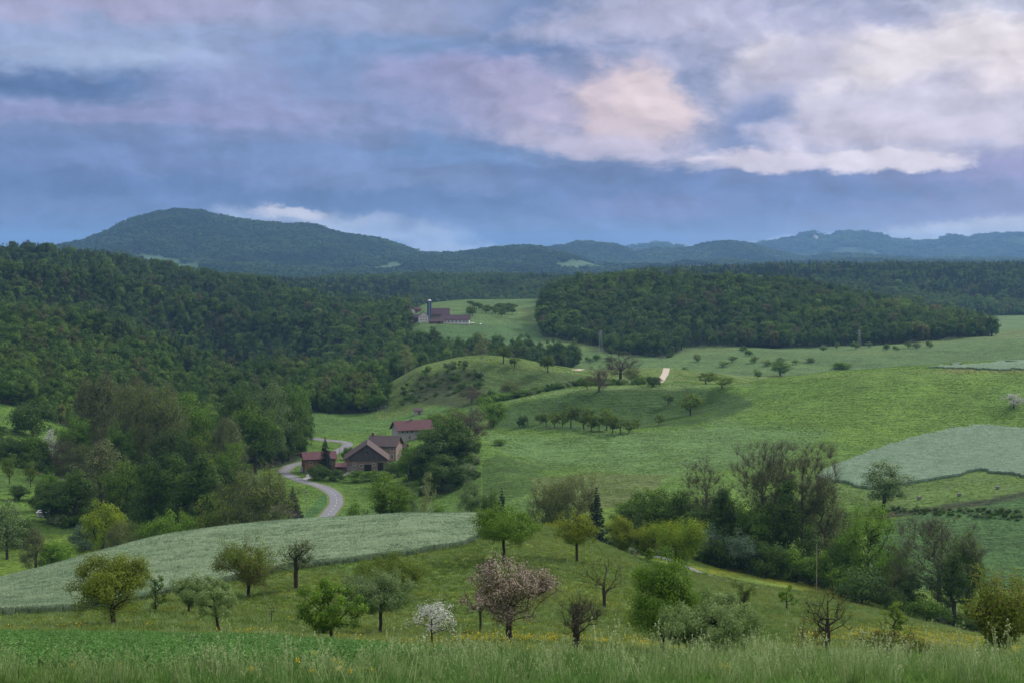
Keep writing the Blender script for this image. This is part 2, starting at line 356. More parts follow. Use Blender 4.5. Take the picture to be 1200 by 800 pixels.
# ------------------------------------------------------------------ object helpers
def mesh_np(name, V, faces_idx, nper, mat=None, parent=None, link=True, attrs=None, smooth=False, mats=None, matidx=None):
    """mesh from arrays: V (n,3); faces_idx (m, nper)"""
    me = bpy.data.meshes.new(name)
    V = np.ascontiguousarray(V, dtype=np.float32); Fi = np.ascontiguousarray(faces_idx, dtype=np.int32)
    m = len(Fi)
    me.vertices.add(len(V)); me.vertices.foreach_set('co', V.ravel())
    me.loops.add(m * nper); me.loops.foreach_set('vertex_index', Fi.ravel())
    me.polygons.add(m)
    me.polygons.foreach_set('loop_start', np.arange(0, m * nper, nper, dtype=np.int32))
    me.polygons.foreach_set('use_smooth', np.full(m, smooth))
    for mt in (mats or ([mat] if mat else [])): me.materials.append(mt)
    if matidx is not None: me.polygons.foreach_set('material_index', np.asarray(matidx, dtype=np.int32))
    for k, (typ, arr) in (attrs or {}).items():
        a = me.attributes.new(k, typ, 'POINT')
        if typ == 'FLOAT': a.data.foreach_set('value', np.asarray(arr, np.float32).ravel())
        elif typ == 'INT': a.data.foreach_set('value', np.asarray(arr, np.int32).ravel())
        elif typ == 'FLOAT_VECTOR': a.data.foreach_set('vector', np.asarray(arr, np.float32).ravel())
        elif typ == 'FLOAT_COLOR': a.data.foreach_set('color', np.asarray(arr, np.float32).ravel())
    me.update(calc_edges=True)
    o = bpy.data.objects.new(name, me)
    if link: C.objects.link(o)
    if parent: o.parent = parent
    return o
def tag(o, label=None, cat=None, group=None, kind=None):
    if label: o['label'] = label
    if cat: o['category'] = cat
    if group: o['group'] = group
    if kind: o['kind'] = kind
    return o
def empty(name, loc=(0, 0, 0), rz=0.0, link=True):
    o = bpy.data.objects.new(name, None); o.location = loc; o.rotation_euler = (0, 0, rz)
    o.empty_display_size = 0.5
    if link: C.objects.link(o)
    return o
def dup(root, loc, rz=0.0, scl=(1, 1, 1), label=None, cat=None, group=None, rot=None):
    r = root.copy(); C.objects.link(r)
    r.location = loc; r.rotation_euler = rot or (0, 0, rz); r.scale = scl
    for k, v in (('label', label), ('category', cat), ('group', group)):
        if v: r[k] = v
    for ch in root.children:
        c = ch.copy(); C.objects.link(c); c.parent = r
        for g in ch.children:
            d = g.copy(); C.objects.link(d); d.parent = c
    return r

# ------------------------------------------------------------------ materials
def mat_new(name):
    m = bpy.data.materials.new(name); m.use_nodes = True; m.node_tree.nodes.clear()
    return m, NT(m.node_tree)
def out(t, sh): t.l.new(sh, t.new('ShaderNodeOutputMaterial').inputs['Surface'])
def princ(t, colour, rough=0.85, spec=0.2, normal=None, metal=0.0):
    b = t.new('ShaderNodeBsdfPrincipled')
    t.put(b.inputs['Base Color'], colour); t.put(b.inputs['Roughness'], rough)
    b.inputs['Specular IOR Level'].default_value = spec; b.inputs['Metallic'].default_value = metal
    if normal is not None: t.l.new(normal, b.inputs['Normal'])
    return b.outputs[0]
def bump(t, h, strength=0.5, dist=0.1):
    n = t.new('ShaderNodeBump'); n.inputs['Strength'].default_value = strength; n.inputs['Distance'].default_value = dist
    t.l.new(h, n.inputs['Height']); return n.outputs[0]
def leaf_mat(name, dark, light, other=None, trans=0.3, vary=0.35, rough=0.6, drift=None):
    """foliage: each leaf between two greens by its own tint, each plant shifted a little as a whole"""
    m, t = mat_new(name)
    a = t.new('ShaderNodeAttribute', attribute_name='tint').outputs['Fac']
    rnd = t.new('ShaderNodeObjectInfo').outputs['Random']
    c = t.mix(a, (*dark, 1), (*light, 1))
    if drift:
        pn = t.noise(t.new('ShaderNodeNewGeometry').outputs['Position'], 0.045, 5, 0.6)
        c = t.mix(t.ramp01(pn, 0.38, 0.62), c, t.mix(1.0, c, (*drift, 1), 'MULTIPLY'))
    if other: c = t.mix(t.math('MULTIPLY', t.ramp01(rnd, 0.35, 1.0), 0.8), c, (*other, 1))
    k = t.math('ADD', t.math('MULTIPLY', t.math('FRACT', t.math('MULTIPLY', rnd, 7.31)), vary), 1 - vary / 2)
    n = t.new('ShaderNodeVectorMath', operation='SCALE'); t.put(n.inputs[0], c); t.put(n.inputs['Scale'], k)
    c = n.outputs[0]
    b = princ(t, c, rough, 0.06)
    tr = t.new('ShaderNodeBsdfTranslucent'); t.put(tr.inputs[0], c)
    mx = t.new('ShaderNodeMixShader'); mx.inputs[0].default_value = trans
    t.l.new(b, mx.inputs[1]); t.l.new(tr.outputs[0], mx.inputs[2]); out(t, mx.outputs[0])
    return m
def plain(name, c, rough=0.7, spec=0.3, var=0.25, scale=1.5, metal=0.0, stretch=(1, 1, 1)):
    m, t = mat_new(name)
    v = t.scale(t.new('ShaderNodeTexCoord').outputs['Object'], stretch)
    n = t.noise(v, scale, 5, 0.6)
    k = t.math('ADD', t.math('MULTIPLY', n, 2 * var), 1 - var)
    s = t.new('ShaderNodeVectorMath', operation='SCALE'); s.inputs[0].default_value = c[:3]; t.put(s.inputs['Scale'], k)
    out(t, princ(t, s.outputs[0], rough, spec, bump(t, n, 0.3, 0.03), metal))
    return m
def bark(name, c1, c2):
    m, t = mat_new(name)
    v = t.scale(t.new('ShaderNodeTexCoord').outputs['Object'], (3, 3, 0.8))
    n = t.noise(v, 3.0, 5, 0.65)
    out(t, princ(t, t.mix(t.ramp01(n, 0.3, 0.7), (*c1, 1), (*c2, 1)), 0.9, 0.1, bump(t, n, 0.8, 0.05)))
    return m
BARK = bark('bark_dark', (0.030, 0.024, 0.019), (0.085, 0.070, 0.055))
BARKG = bark('bark_grey', (0.060, 0.060, 0.042), (0.155, 0.150, 0.105))
BARKP = bark('bark_pale', (0.16, 0.15, 0.13), (0.38, 0.36, 0.33))

# ------------------------------------------------------------------ colours of the fields (what grows there; some slopes carry painted light and shade)
def rgb(r, g, b): return np.array([r, g, b])
MEADOW = rgb(0.108, 0.180, 0.026)
Cg = np.zeros((NU, NS, 3)) + MEADOW
def soft(mask, n=3):
    m = mask.astype(float)
    for _ in range(n):
        m = smooth1(m, 1, 0); m = smooth1(m, 1, 1)
    return m
def paint(mask, c, n=3, k=1.0):
    w = (soft(mask, n) if mask.dtype == bool else mask)[..., None] * k
    Cg[:] = Cg * (1 - w) + c * w
def region(poly, y0, y1): return inside(poly, Ug, Pn) & (Yg > y0) & (Yg < y1)
# orchard meadow: yellower, with patches
o1 = fbm(Xg, Yg, 34, 4, 11); o2 = fbm(Xg, Yg, 11, 3, 12)
orch = (Yg > 95) & (Yg < 385)
paint(np.where(orch, np.clip(o1 * 3 + 0.45, 0, 1), 0) * 0.75, rgb(0.135, 0.180, 0.036), 0)
paint(np.where(orch, np.clip(-o2 * 4 - 0.1, 0, 1), 0) * 0.5, rgb(0.070, 0.145, 0.032), 0)
# patches of buttercups
def flowerband(pts, half, k):
    m = np.zeros_like(Pn)
    ux = [p[0] for p in pts]; py = np.interp(Ug, ux, [p[1] for p in pts])
    m = np.exp(-((Pn - py) / half) ** 2) * ((Ug > ux[0]) & (Ug < ux[-1])) * (Yg > 100) * (Yg < 400)
    paint(m * np.clip(fbm(Xg, Yg, 7, 3, 13) * 4 + 0.5, 0, 1) * k, rgb(0.33, 0.32, 0.03), 0)
flowerband([(600, 752), (720, 757), (800, 757), (830, 760)], 4, 0.55)
flowerband([(960, 748), (1040, 740), (1100, 755), (1180, 762)], 10, 0.6)
flowerband([(830, 668), (900, 676), (990, 698)], 4, 0.35)
# middle hill
hill = (Yg > 495) & (Yg < 900) & (Ug > 560)
h1 = fbm(Xg, Yg, 70, 4, 14)
paint(np.where(hill, 0.9, 0.0), rgb(0.088, 0.168, 0.028), 0)
paint(np.where(hill, np.clip(h1 * 4 + 0.3, 0, 1) * 0.6, 0), rgb(0.115, 0.200, 0.032), 0)
paint(np.where(hill & (Ug < 880), np.clip(fbm(Xg, Yg, 12, 3, 15) * 3 + 0.25, 0, 1) * 0.5, 0), rgb(0.125, 0.200, 0.075), 0)
paint(region([(560, 508), (640, 512), (760, 505), (860, 497), (980, 505), (900, 545), (760, 556), (640, 545), (590, 530)], 500, 800), rgb(0.100, 0.180, 0.062), 14, 0.7)
paint(region([(575, 496), (588, 478), (620, 468), (700, 457), (790, 452), (850, 458), (885, 472), (860, 486), (810, 497), (740, 502), (600, 503)], 660, 815), rgb(0.042, 0.086, 0.022), 3, 0.95)  # rough unmown bank of the bowl, its shade deepened in the colour
paint(inside([(598, 797), (700, 797), (850, 797), (850, 812), (700, 812), (598, 812)], Ug, Yg), rgb(0.14, 0.21, 0.07), 1, 0.7)  # light along the crest, painted as a paler strip of grass
paint(region([(500, 585), (540, 555), (580, 532), (640, 548), (625, 575), (560, 600)], 500, 640), rgb(0.058, 0.108, 0.026), 3, 0.9)  # shaded face of the lower spur, painted as darker grass
paint(region([(620, 560), (700, 553), (780, 556), (760, 590), (640, 600)], 480, 640), rgb(0.105, 0.135, 0.045), 6, 0.8)
# strips on the right-hand slope
paint(region([(1040, 610), (1100, 596), (1200, 580), (1300, 570), (1300, 690), (1000, 690)], 405, 500), rgb(0.062, 0.130, 0.040), 3)
paint(region([(900, 560), (1050, 572), (1120, 553), (1300, 548), (1300, 568), (1120, 588), (1030, 600)], 490, 590), rgb(0.095, 0.160, 0.038), 2)
bank = np.interp(Ug, [1010, 1030, 1080, 1120, 1160, 1200, 1300], [606, 603, 596, 590, 585, 577, 562])
bm = (np.abs(Pn - bank - 2) < 3.5) & (Ug > 1025) & (Yg > 440) & (Yg < 530)
paint(bm, rgb(0.040, 0.052, 0.026), 1, 0.9)
paint(bm & (fbm(Xg, Yg, 9, 3, 16) > 0.02) & (Ug < 1150), rgb(0.085, 0.060, 0.038), 1, 0.8)
paint(region([(1100, 432), (1160, 430), (1300, 424), (1300, 440), (1120, 438)], 780, 880), rgb(0.20, 0.17, 0.06), 1, 0.5)
paint(region([(940, 440), (1300, 428), (1300, 436), (1000, 444)], 780, 880), rgb(0.12, 0.165, 0.045), 2, 0.6)
# valley floor and left slope
vf = (Yg > 470) & (Yg < 930) & (Ug < 565)
paint(np.where(vf, 0.9, 0), rgb(0.092, 0.170, 0.030), 0)
paint(np.where(vf, np.clip(fbm(Xg, Yg, 25, 4, 17) * 3.5 + 0.3, 0, 1) * 0.55, 0), rgb(0.066, 0.125, 0.038), 0)
paint(region([(350, 612), (380, 575), (396, 590), (372, 613)], 470, 600), rgb(0.050, 0.125, 0.040), 1, 0.8)
paint(region([(330, 476), (560, 470), (560, 500), (330, 512)], 720, 930), rgb(0.075, 0.155, 0.042), 2, 0.7)
# the knoll and the ridge behind
kn = (Yg > 860) & (Yg < 1160) & (Ug > 440)
paint(np.where(kn, 0.85, 0), rgb(0.110, 0.165, 0.042), 0)
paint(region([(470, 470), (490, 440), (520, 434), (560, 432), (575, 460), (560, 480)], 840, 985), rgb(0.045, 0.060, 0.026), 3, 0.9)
paint(region([(555, 425), (600, 430), (690, 440), (700, 470), (560, 480)], 840, 985), rgb(0.058, 0.100, 0.028), 4, 0.85)  # side of the knoll, its shade painted into the colour
# far pasture
fp = (Yg > 1150) & (Yg < 2450) & (Ug > 470)
paint(np.where(fp, 0.9, 0), rgb(0.086, 0.150, 0.050), 0)
paint(np.where(fp, np.clip(fbm(Xg, Yg, 120, 4, 18) * 3 + 0.2, 0, 1) * 0.6, 0), rgb(0.14, 0.175, 0.055), 0)
paint(np.where(fp, np.clip(-fbm(Xg, Yg, 70, 4, 19) * 3 + 0.1, 0, 1) * 0.5, 0), rgb(0.06, 0.11, 0.04), 0)
paint(region([(480, 392), (520, 378), (640, 382), (640, 400), (560, 410)], 1330, 1560), rgb(0.062, 0.125, 0.042), 3, 0.8)

# ---- where woods stand, in (azimuth, distance)
W1 = [(-500, 800), (20, 775), (80, 760), (96, 720), (118, 668), (170, 640), (240, 650), (290, 640), (330, 660), (354, 705), (360, 800), (356, 880), (430, 890), (456, 900), (448, 1010), (500, 1095), (600, 1150), (590, 1235), (520, 1320), (484, 1400), (480, 1520), (474, 1900), (400, 2080), (-500, 2100)]
W2 = [(634, 1440), (700, 1405), (712, 1330), (775, 1290), (796, 1340), (800, 1405), (860, 1400), (1000, 1420), (1150, 1430), (1166, 1490), (1150, 1650), (1100, 1900), (1050, 2000), (648, 2000), (640, 1700), (632, 1560)]
W3 = [(-500, 2250), (484, 2250), (490, 2420), (1130, 2430), (1190, 2480), (1500, 2500), (1500, 3700), (-500, 3700)]
W4 = [(598, 1190), (640, 1165), (672, 1190), (672, 1240), (640, 1262), (600, 1262)]
def in_wood(u, Y):
    w = inside(W1, u, Y) & ~inside([(-40, 1050), (8, 1050), (24, 1130), (24, 1240), (8, 1290), (-40, 1290)], u, Y)
    return w | inside(W2, u, Y) | inside(W3, u, Y) | inside(W4, u, Y)
wood = in_wood(Ug, Yg)
paint(wood, rgb(0.030, 0.042, 0.018), 2)
# bare earth scar in the wood
paint(inside([(-40, 1120), (12, 1130), (22, 1180), (20, 1240), (4, 1285), (-40, 1285)], Ug, Yg), rgb(0.30, 0.20, 0.135), 2)
# mountains: forest tone with pastures where the woods open
mt = Yg > 4000
mtone = rgb(0.034, 0.060, 0.028)
paint(np.where(mt, 1.0, 0), mtone, 0)
PAST = [([(140, 292), (200, 291), (235, 300), (236, 318), (190, 316), (160, 303)], 5000, 7000, 0.9),
        ([(398, 306), (480, 306), (470, 318), (400, 320)], 5000, 7600, 0.8),
        ([(650, 306), (700, 304), (712, 316), (650, 314)], 5000, 10000, 0.8),
        ([(665, 305), (705, 306), (700, 311), (668, 311)], 8300, 10000, 0.9),
        ([(722, 299), (760, 299), (760, 303), (730, 304)], 8300, 10000, 0.8),
        ([(870, 306), (912, 306), (918, 312), (880, 312)], 6000, 10000, 0.7)]
pastm = np.zeros_like(wood)
for poly, a, b, k in PAST:
    r_ = region(poly, a, b) & (fbm(Xg, Yg, 420, 5, 25) > -0.07); pastm |= r_
    paint(r_, rgb(0.075, 0.135, 0.060), 1, k)
openp = (fbm(Xg, Yg, 1300, 5, 21) > 0.17) & mt & (Yg < 12000)
paint(openp, rgb(0.060, 0.110, 0.040), 1, 0.6)
cl = region([(951, 276), (966, 275), (968, 282), (952, 283)], 12500, 14500)
cl |= region([(973, 278), (984, 276), (984, 281), (974, 283)], 12500, 14500)
cl &= fbm(Xg, Yg, 300, 3, 24) > -0.02
cl |= (region([(1100, 287), (1300, 283), (1300, 294), (1100, 295)], 12000, 14500) & (fbm(Xg, Pn * 60, 420, 4, 23) > 0.14))
paint(cl, rgb(0.34, 0.30, 0.27), 1, 0.7)

# ------------------------------------------------------------------ ground sheet
def grid_faces(i0, i1, j0, j1):
    ii, jj = np.meshgrid(np.arange(i0, i1 - 1), np.arange(j0, j1 - 1), indexing='ij')
    a = (ii * NS + jj).ravel()
    return np.stack([a, a + NS, a + NS + 1, a + 1], 1)
def ground_material(name, detail=True):
    m, t = mat_new(name)
    base = t.new('ShaderNodeAttribute', attribute_name='field').outputs['Color']
    p = t.new('ShaderNodeTexCoord').outputs['Object']
    n1 = t.noise(p, 0.05, 6, 0.65); n2 = t.noise(t.scale(p, (1, 1, 0.2)), 0.9, 5, 0.7); n3 = t.noise(t.scale(p, (0.35, 1.3, 1)), 0.28, 4, 0.6)
    n4 = t.noise(t.scale(p, (1, 1, 0.2)), 0.33, 6, 0.75)
    k = t.math('ADD', t.math('MULTIPLY', t.ramp01(n1, 0.3, 0.7), 0.35), t.math('ADD', t.math('MULTIPLY', t.ramp01(n2, 0.34, 0.66, False), 0.72), t.math('MULTIPLY', t.ramp01(n4, 0.34, 0.66, False), 0.66)))
    k = t.math('ADD', t.math('ADD', k, t.math('MULTIPLY', t.ramp01(n3, 0.3, 0.7), 0.25)), -0.02)
    s = t.new('ShaderNodeVectorMath', operation='SCALE'); t.put(s.inputs[0], base); t.put(s.inputs['Scale'], k)
    c = t.mix(t.math('MULTIPLY', t.ramp01(n2, 0.5, 0.8), 0.25), s.outputs[0], t.mix(1.0, s.outputs[0], (1.5, 1.15, 0.8, 1), 'MULTIPLY'))
    h = t.math('ADD', n2, t.math('MULTIPLY', n3, 2.0))
    out(t, princ(t, c, 0.95, 0.08, bump(t, t.math('ADD', h, n4), 1.0, 0.8)))
    return m
GM = ground_material('field_grass')
JM = int(np.searchsorted(YS, 4300))
Vall = np.stack([Xg, Yg, Zg], -1).reshape(-1, 3)
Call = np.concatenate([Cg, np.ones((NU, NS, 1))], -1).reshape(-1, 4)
def sheet(name, j0, j1, label):
    cols = np.arange(NU)[:, None] * NS + np.arange(j0, j1)[None, :]
    idx = cols.ravel(); n = j1 - j0
    ii, jj = np.meshgrid(np.arange(NU - 1), np.arange(n - 1), indexing='ij'); a = (ii * n + jj).ravel()
    o = mesh_np(name, Vall[idx], np.stack([a, a + n, a + n + 1, a + 1], 1), 4, GM, attrs={'field': ('FLOAT_COLOR', Call[idx])}, smooth=True)
    return tag(o, label, kind='structure')
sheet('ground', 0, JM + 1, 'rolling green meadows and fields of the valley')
sheet('mountains', JM, NS, 'forested mountains far behind the valley')

# ------------------------------------------------------------------ strips laid on the ground
def strip(name, pts, width, mat, lift=0.05, across=7, step=0.7, label=None, kind='structure', wfun=None, jitter=0.0):
    """a road or path along world points (x, y), following the land"""
    P = np.array([(p[0], p[1]) for p in pts], float)
    d = np.concatenate([[0], np.cumsum(np.hypot(*np.diff(P, axis=0).T))])
    n = max(8, int(d[-1] / step)); q = np.linspace(0, d[-1], n)
    X = pchip(d, P[:, 0], q); Y = pchip(d, P[:, 1], q)
    for _ in range(6):
        X[1:-1] = (X[:-2] + 2 * X[1:-1] + X[2:]) / 4; Y[1:-1] = (Y[:-2] + 2 * Y[1:-1] + Y[2:]) / 4
    tx = np.gradient(X); ty = np.gradient(Y); l = np.hypot(tx, ty); nx, ny = -ty / l, tx / l
    w = (np.linspace(-0.5, 0.5, across))[None, :] * width
    if jitter: w = w + fbm(q, q * 0, 5, 3, 31)[:, None] * jitter
    VX = X[:, None] + nx[:, None] * w; VY = Y[:, None] + ny[:, None] * w
    VZ = ground(VX, VY) + lift
    V = np.stack([VX, VY, VZ], -1).reshape(-1, 3)
    ii, jj = np.meshgrid(np.arange(n - 1), np.arange(across - 1), indexing='ij'); a = (ii * across + jj).ravel()
    o = mesh_np(name, V, np.stack([a, a + across, a + across + 1, a + 1], 1), 4, mat, smooth=True)
    return tag(o, label, kind=kind), (X, Y, nx, ny, q)
ASPH = plain('asphalt_old', (0.180, 0.186, 0.200), 1.0, 0.03, 0.3, 0.35)
GRAV = plain('pale_gravel', (0.44, 0.37, 0.30), 0.95, 0.1, 0.12, 0.8)
PAVE = plain('concrete_drive', (0.36, 0.35, 0.36), 0.9, 0.1, 0.15, 0.6)
WPAINT = plain('road_paint', (0.62, 0.62, 0.60), 0.7, 0.2, 0.1, 2)
def wp(lst, **k): return [spot(*p, **k)[:2] if len(p) == 2 else spot(p[0], Y=p[2])[:2] for p in lst]
ROAD = wp([(352, 0, 395), (358, 0, 440), (367, 0, 478)]) + wp([(373, 612), (386, 601), (393, 592), (394, 583), (387, 575), (372, 568), (353, 563), (339, 557), (333, 551), (340, 546), (353, 542), (370, 538), (385, 533), (395, 528), (402, 525), (408, 521), (405, 518), (395, 516.5), (382, 515.5), (360, 513), (335, 513)], ymin=440)
_, rc = strip('road', ROAD, 5.2, ASPH, 0.07, label='narrow grey asphalt road winding past the farm', jitter=0.35)
VERGE = plain('worn_verge', (0.115, 0.145, 0.050), 0.95, 0.05, 0.4, 0.7)
strip('road_verge', ROAD, 7.0, VERGE, 0.035, label='worn dry verge along the winding road', jitter=1.1)
# worn broken line on the road
X, Y, nx, ny, q = rc
dv, df = [], []
k = 0
while k < len(q) - 4:
    if Y[k] > 480 and Y[k] < 760:
        for sgn, off, ln in ((1, 0.0, 3),):
            b0 = len(dv)
            for kk in range(k, k + ln):
                for w in (-0.11, 0.11):
                    x_ = X[kk] + nx[kk] * (off + w); y_ = Y[kk] + ny[kk] * (off + w)
                    dv.append((x_, y_, float(ground(x_, y_)) + 0.10))
            for e in range(ln - 1): df.append((b0 + 2 * e, b0 + 2 * e + 1, b0 + 2 * e + 3, b0 + 2 * e + 2))
    k += 9
tag(mesh_np('road_markings', np.array(dv), np.array(df), 4, WPAINT), 'broken white centre line on the winding road', kind='structure')
strip('lane', wp([(690, 0, 400)]) + wp([(765, 0, 372), (800, 0, 356)]) + wp([(835, 675), (880, 686), (930, 698), (990, 712), (1040, 723), (1080, 732), (1125, 741)], ymin=240) + wp([(1200, 0, 285), (1300, 0, 280)]),
      2.6, ASPH, 0.05, label='narrow paved lane crossing the meadow below the stream trees')
strip('gravel_path', wp([(772, 0, 880), (774, 0, 905), (776, 0, 930), (780, 0, 975), (781, 0, 1015), (779, 0, 1040)]), 4.6, GRAV, 0.08, label='pale gravel path climbing over the middle ridge')
strip('gravel_path', wp([(672, 0, 985), (678, 0, 1000), (684, 0, 1018), (690, 0, 1035)]), 5.0, GRAV, 0.08, label='short bend of pale gravel path beside the knoll')
strip('driveway', wp([(448, 543), (453, 539), (457, 536), (462, 532.5), (468, 531)], ymin=480), 4.5, PAVE, 0.06, label='pale concrete driveway between the barn and the rear house')
strip('driveway', wp([(352, 563), (362, 559), (362, 553), (358, 549)], ymin=480), 3.0, PAVE, 0.06, label='short pale track from the road to the red roofed barn')
strip('farmyard', wp([(396, 556), (404, 555), (412, 552)], ymin=480), 7.0, PAVE, 0.05, label='pale yard in front of the open shed')

# ------------------------------------------------------------------ standing rye: a raised, ragged surface with real edges
def crop(name, poly, y0, y1, height, mat, label, seed, ragged=0.22):
    vm = inside(poly, Ug + fbm(Xg, Yg, 14, 3, seed + 5) * 7, Pn + fbm(Xg, Yg, 9, 3, seed + 6) * 5) & (Yg > y0) & (Yg < y1)
    fm = vm[:-1, :-1] & vm[1:, :-1] & vm[1:, 1:] & vm[:-1, 1:]
    ii, jj = np.where(fm)
    a = ii * NS + jj
    Fq = np.stack([a, a + NS, a + NS + 1, a + 1], 1)
    used, inv = np.unique(Fq, return_inverse=True); Fq = inv.reshape(Fq.shape)
    V = Vall[used].copy()
    hh = height + fbm(V[:, 0], V[:, 1], 5, 3, seed) * ragged + _rs.rand(len(V)) * ragged * 0.6
    top = V.copy(); top[:, 2] += hh
    # sides
    e = np.concatenate([Fq[:, [0, 1]], Fq[:, [1, 2]], Fq[:, [2, 3]], Fq[:, [3, 0]]])
    key = np.sort(e, 1); _, idx, cnt = np.unique(key, axis=0, return_index=True, return_counts=True)
    be = e[idx[cnt == 1]]
    n = len(V)
    low = V.copy(); low[:, 2] -= 0.1
    sides = np.stack([be[:, 1], be[:, 0], be[:, 0] + n, be[:, 1] + n], 1)
    o = mesh_np(name, np.concatenate([top, low]), np.concatenate([Fq, sides]), 4, mat, smooth=True)
    return tag(o, label, kind='stuff'), vm
def rye_mat(name, c1, c2, c3):
    m, t = mat_new(name)
    p = t.new('ShaderNodeTexCoord').outputs['Object']
    n1 = t.noise(p, 0.06, 5, 0.6); n2 = t.noise(t.scale(p, (1, 0.8, 0.15)), 2.6, 5, 0.8); n3 = t.noise(t.scale(p, (0.6, 1, 1)), 0.12, 6, 0.65, 0.3)
    c = t.mix(t.ramp01(n2, 0.25, 0.75), (*c1, 1), (*c2, 1))
    c = t.mix(t.math('MULTIPLY', t.ramp01(n3, 0.45, 0.75), 0.6), c, (*c3, 1))
    c = t.mix(t.math('MULTIPLY', t.ramp01(n1, 0.4, 0.7), 0.35), c, (*c1, 1))
    n5 = t.noise(t.scale(p, (0.7, 1, 0.4)), 0.45, 6, 0.75)
    c = t.mix(t.math('MULTIPLY', t.ramp01(n5, 0.42, 0.6), 0.8), c, (*c1, 1))
    out(t, princ(t, c, 0.9, 0.1, bump(t, t.math('ADD', n2, n5), 1.0, 0.7)))
    return m
RYE = rye_mat('rye_green', (0.165, 0.250, 0.125), (0.340, 0.430, 0.280), (0.215, 0.300, 0.160))
RYE2 = rye_mat('rye_blue', (0.095, 0.170, 0.095), (0.290, 0.390, 0.275), (0.125, 0.210, 0.115))
rye_poly = [(-300, 800), (-300, 600), (0, 600), (575, 600), (582, 611), (567, 629), (547, 638), (479, 651), (410, 660), (367, 665), (330, 668), (290, 678), (240, 688), (200, 696), (150, 708), (83, 718), (0, 722)]
_, rye_vm = crop('rye_field', rye_poly, 165, 338, 0.95, RYE, 'pale silvery green rye covering the top of the near rise', 41, 0.35)
_, rye_vm2 = crop('rye_field', [(955, 560), (985, 543), (1060, 515), (1120, 501), (1170, 500), (1300, 510), (1300, 560), (1195, 558), (1150, 552), (1060, 570), (1020, 574)], 520, 700, 0.9, RYE2, 'blue green rye on the slope at the right edge', 42, 0.55)
crop('rye_field', [(1080, 432), (1120, 427), (1300, 418), (1300, 428), (1170, 434)], 770, 850, 0.7, RYE2, 'narrow strip of blue green rye along the hill crest', 43)
# ------------------------------------------------------------------ foliage materials
LM = {
 'fresh':  leaf_mat('leaf_fresh', (0.075, 0.160, 0.014), (0.205, 0.353, 0.032)),
 'green':  leaf_mat('leaf_green', (0.050, 0.112, 0.018), (0.137, 0.234, 0.036)),
 'dark':   leaf_mat('leaf_dark', (0.034, 0.075, 0.018), (0.100, 0.171, 0.034)),
 'grey':   leaf_mat('leaf_grey_green', (0.103, 0.165, 0.063), (0.262, 0.342, 0.160)),
 'white':  leaf_mat('leaf_white_flecked', (0.090, 0.165, 0.036), (0.290, 0.390, 0.150)),
 'olive':  leaf_mat('leaf_olive', (0.089, 0.128, 0.018), (0.234, 0.299, 0.039)),
 'yellow': leaf_mat('leaf_yellow_green', (0.130, 0.190, 0.010), (0.330, 0.390, 0.026)),
 'bronze': leaf_mat('leaf_bronze', (0.084, 0.086, 0.026), (0.200, 0.195, 0.060)),
 'brown':  leaf_mat('leaf_budding_brown', (0.080, 0.104, 0.036), (0.185, 0.225, 0.085)),
 'purple': leaf_mat('leaf_copper', (0.085, 0.066, 0.044), (0.180, 0.140, 0.092)),
 'spruce': leaf_mat('needle_spruce', (0.018, 0.036, 0.020), (0.045, 0.075, 0.038), trans=0.1),
 'pink':   leaf_mat('petal_pink', (0.36, 0.27, 0.225), (0.68, 0.57, 0.52), trans=0.35),
 'petal':  leaf_mat('petal_white', (0.50, 0.52, 0.45), (0.85, 0.86, 0.82), trans=0.35),
 'willow': leaf_mat('leaf_willow', (0.115, 0.150, 0.045), (0.250, 0.290, 0.110)),
 'bluish': leaf_mat('leaf_bluish', (0.063, 0.120, 0.066), (0.171, 0.251, 0.148)),
}
# woods: every tree takes one of many greens, a few still budding brown
def wood_mat(name, stops, trans=0.2, ps=0.006, pk=0.45, pc=(0.040, 0.070, 0.024)):
    m, t = mat_new(name)
    a = t.new('ShaderNodeAttribute', attribute_name='tint').outputs['Fac']
    rnd = t.new('ShaderNodeObjectInfo').outputs['Random']
    r = t.new('ShaderNodeValToRGB'); cr = r.color_ramp; cr.interpolation = 'LINEAR'
    while len(cr.elements) < len(stops): cr.elements.new(0.5)
    for e, (p, c) in zip(cr.elements, stops): e.position = p; e.color = (*c, 1)
    t.put(r.inputs[0], rnd)
    pn = t.noise(t.new('ShaderNodeNewGeometry').outputs['Position'], ps, 5, 0.6)
    c = t.mix(t.math('MULTIPLY', t.ramp01(pn, 0.45, 0.62), pk), r.outputs[0], (*pc, 1))
    pl = t.noise(t.new('ShaderNodeNewGeometry').outputs['Position'], ps * 2.3, 4, 0.6)
    c = t.mix(t.math('MULTIPLY', t.ramp01(pl, 0.5, 0.68), 0.55), c, t.mix(1.0, c, (1.75, 1.6, 1.1, 1), 'MULTIPLY'))
    k = t.math('ADD', t.math('MULTIPLY', a, 0.6), 0.75)
    s = t.new('ShaderNodeVectorMath', operation='SCALE'); t.put(s.inputs[0], c); t.put(s.inputs['Scale'], k)
    tr = t.new('ShaderNodeBsdfTranslucent'); t.put(tr.inputs[0], s.outputs[0])
    b = princ(t, s.outputs[0], 0.7, 0.05)
    mx = t.new('ShaderNodeMixShader'); mx.inputs[0].default_value = trans
    t.l.new(b, mx.inputs[1]); t.l.new(tr.outputs[0], mx.inputs[2]); out(t, mx.outputs[0])
    return m
LM['wood'] = wood_mat('leaf_wood', [(0.0, (0.046, 0.098, 0.018)), (0.25, (0.086, 0.158, 0.026)), (0.5, (0.058, 0.116, 0.024)), (0.7, (0.125, 0.210, 0.034)), (0.84, (0.074, 0.128, 0.028)), (0.95, (0.110, 0.130, 0.044)), (1.0, (0.118, 0.108, 0.056))], 0.12)
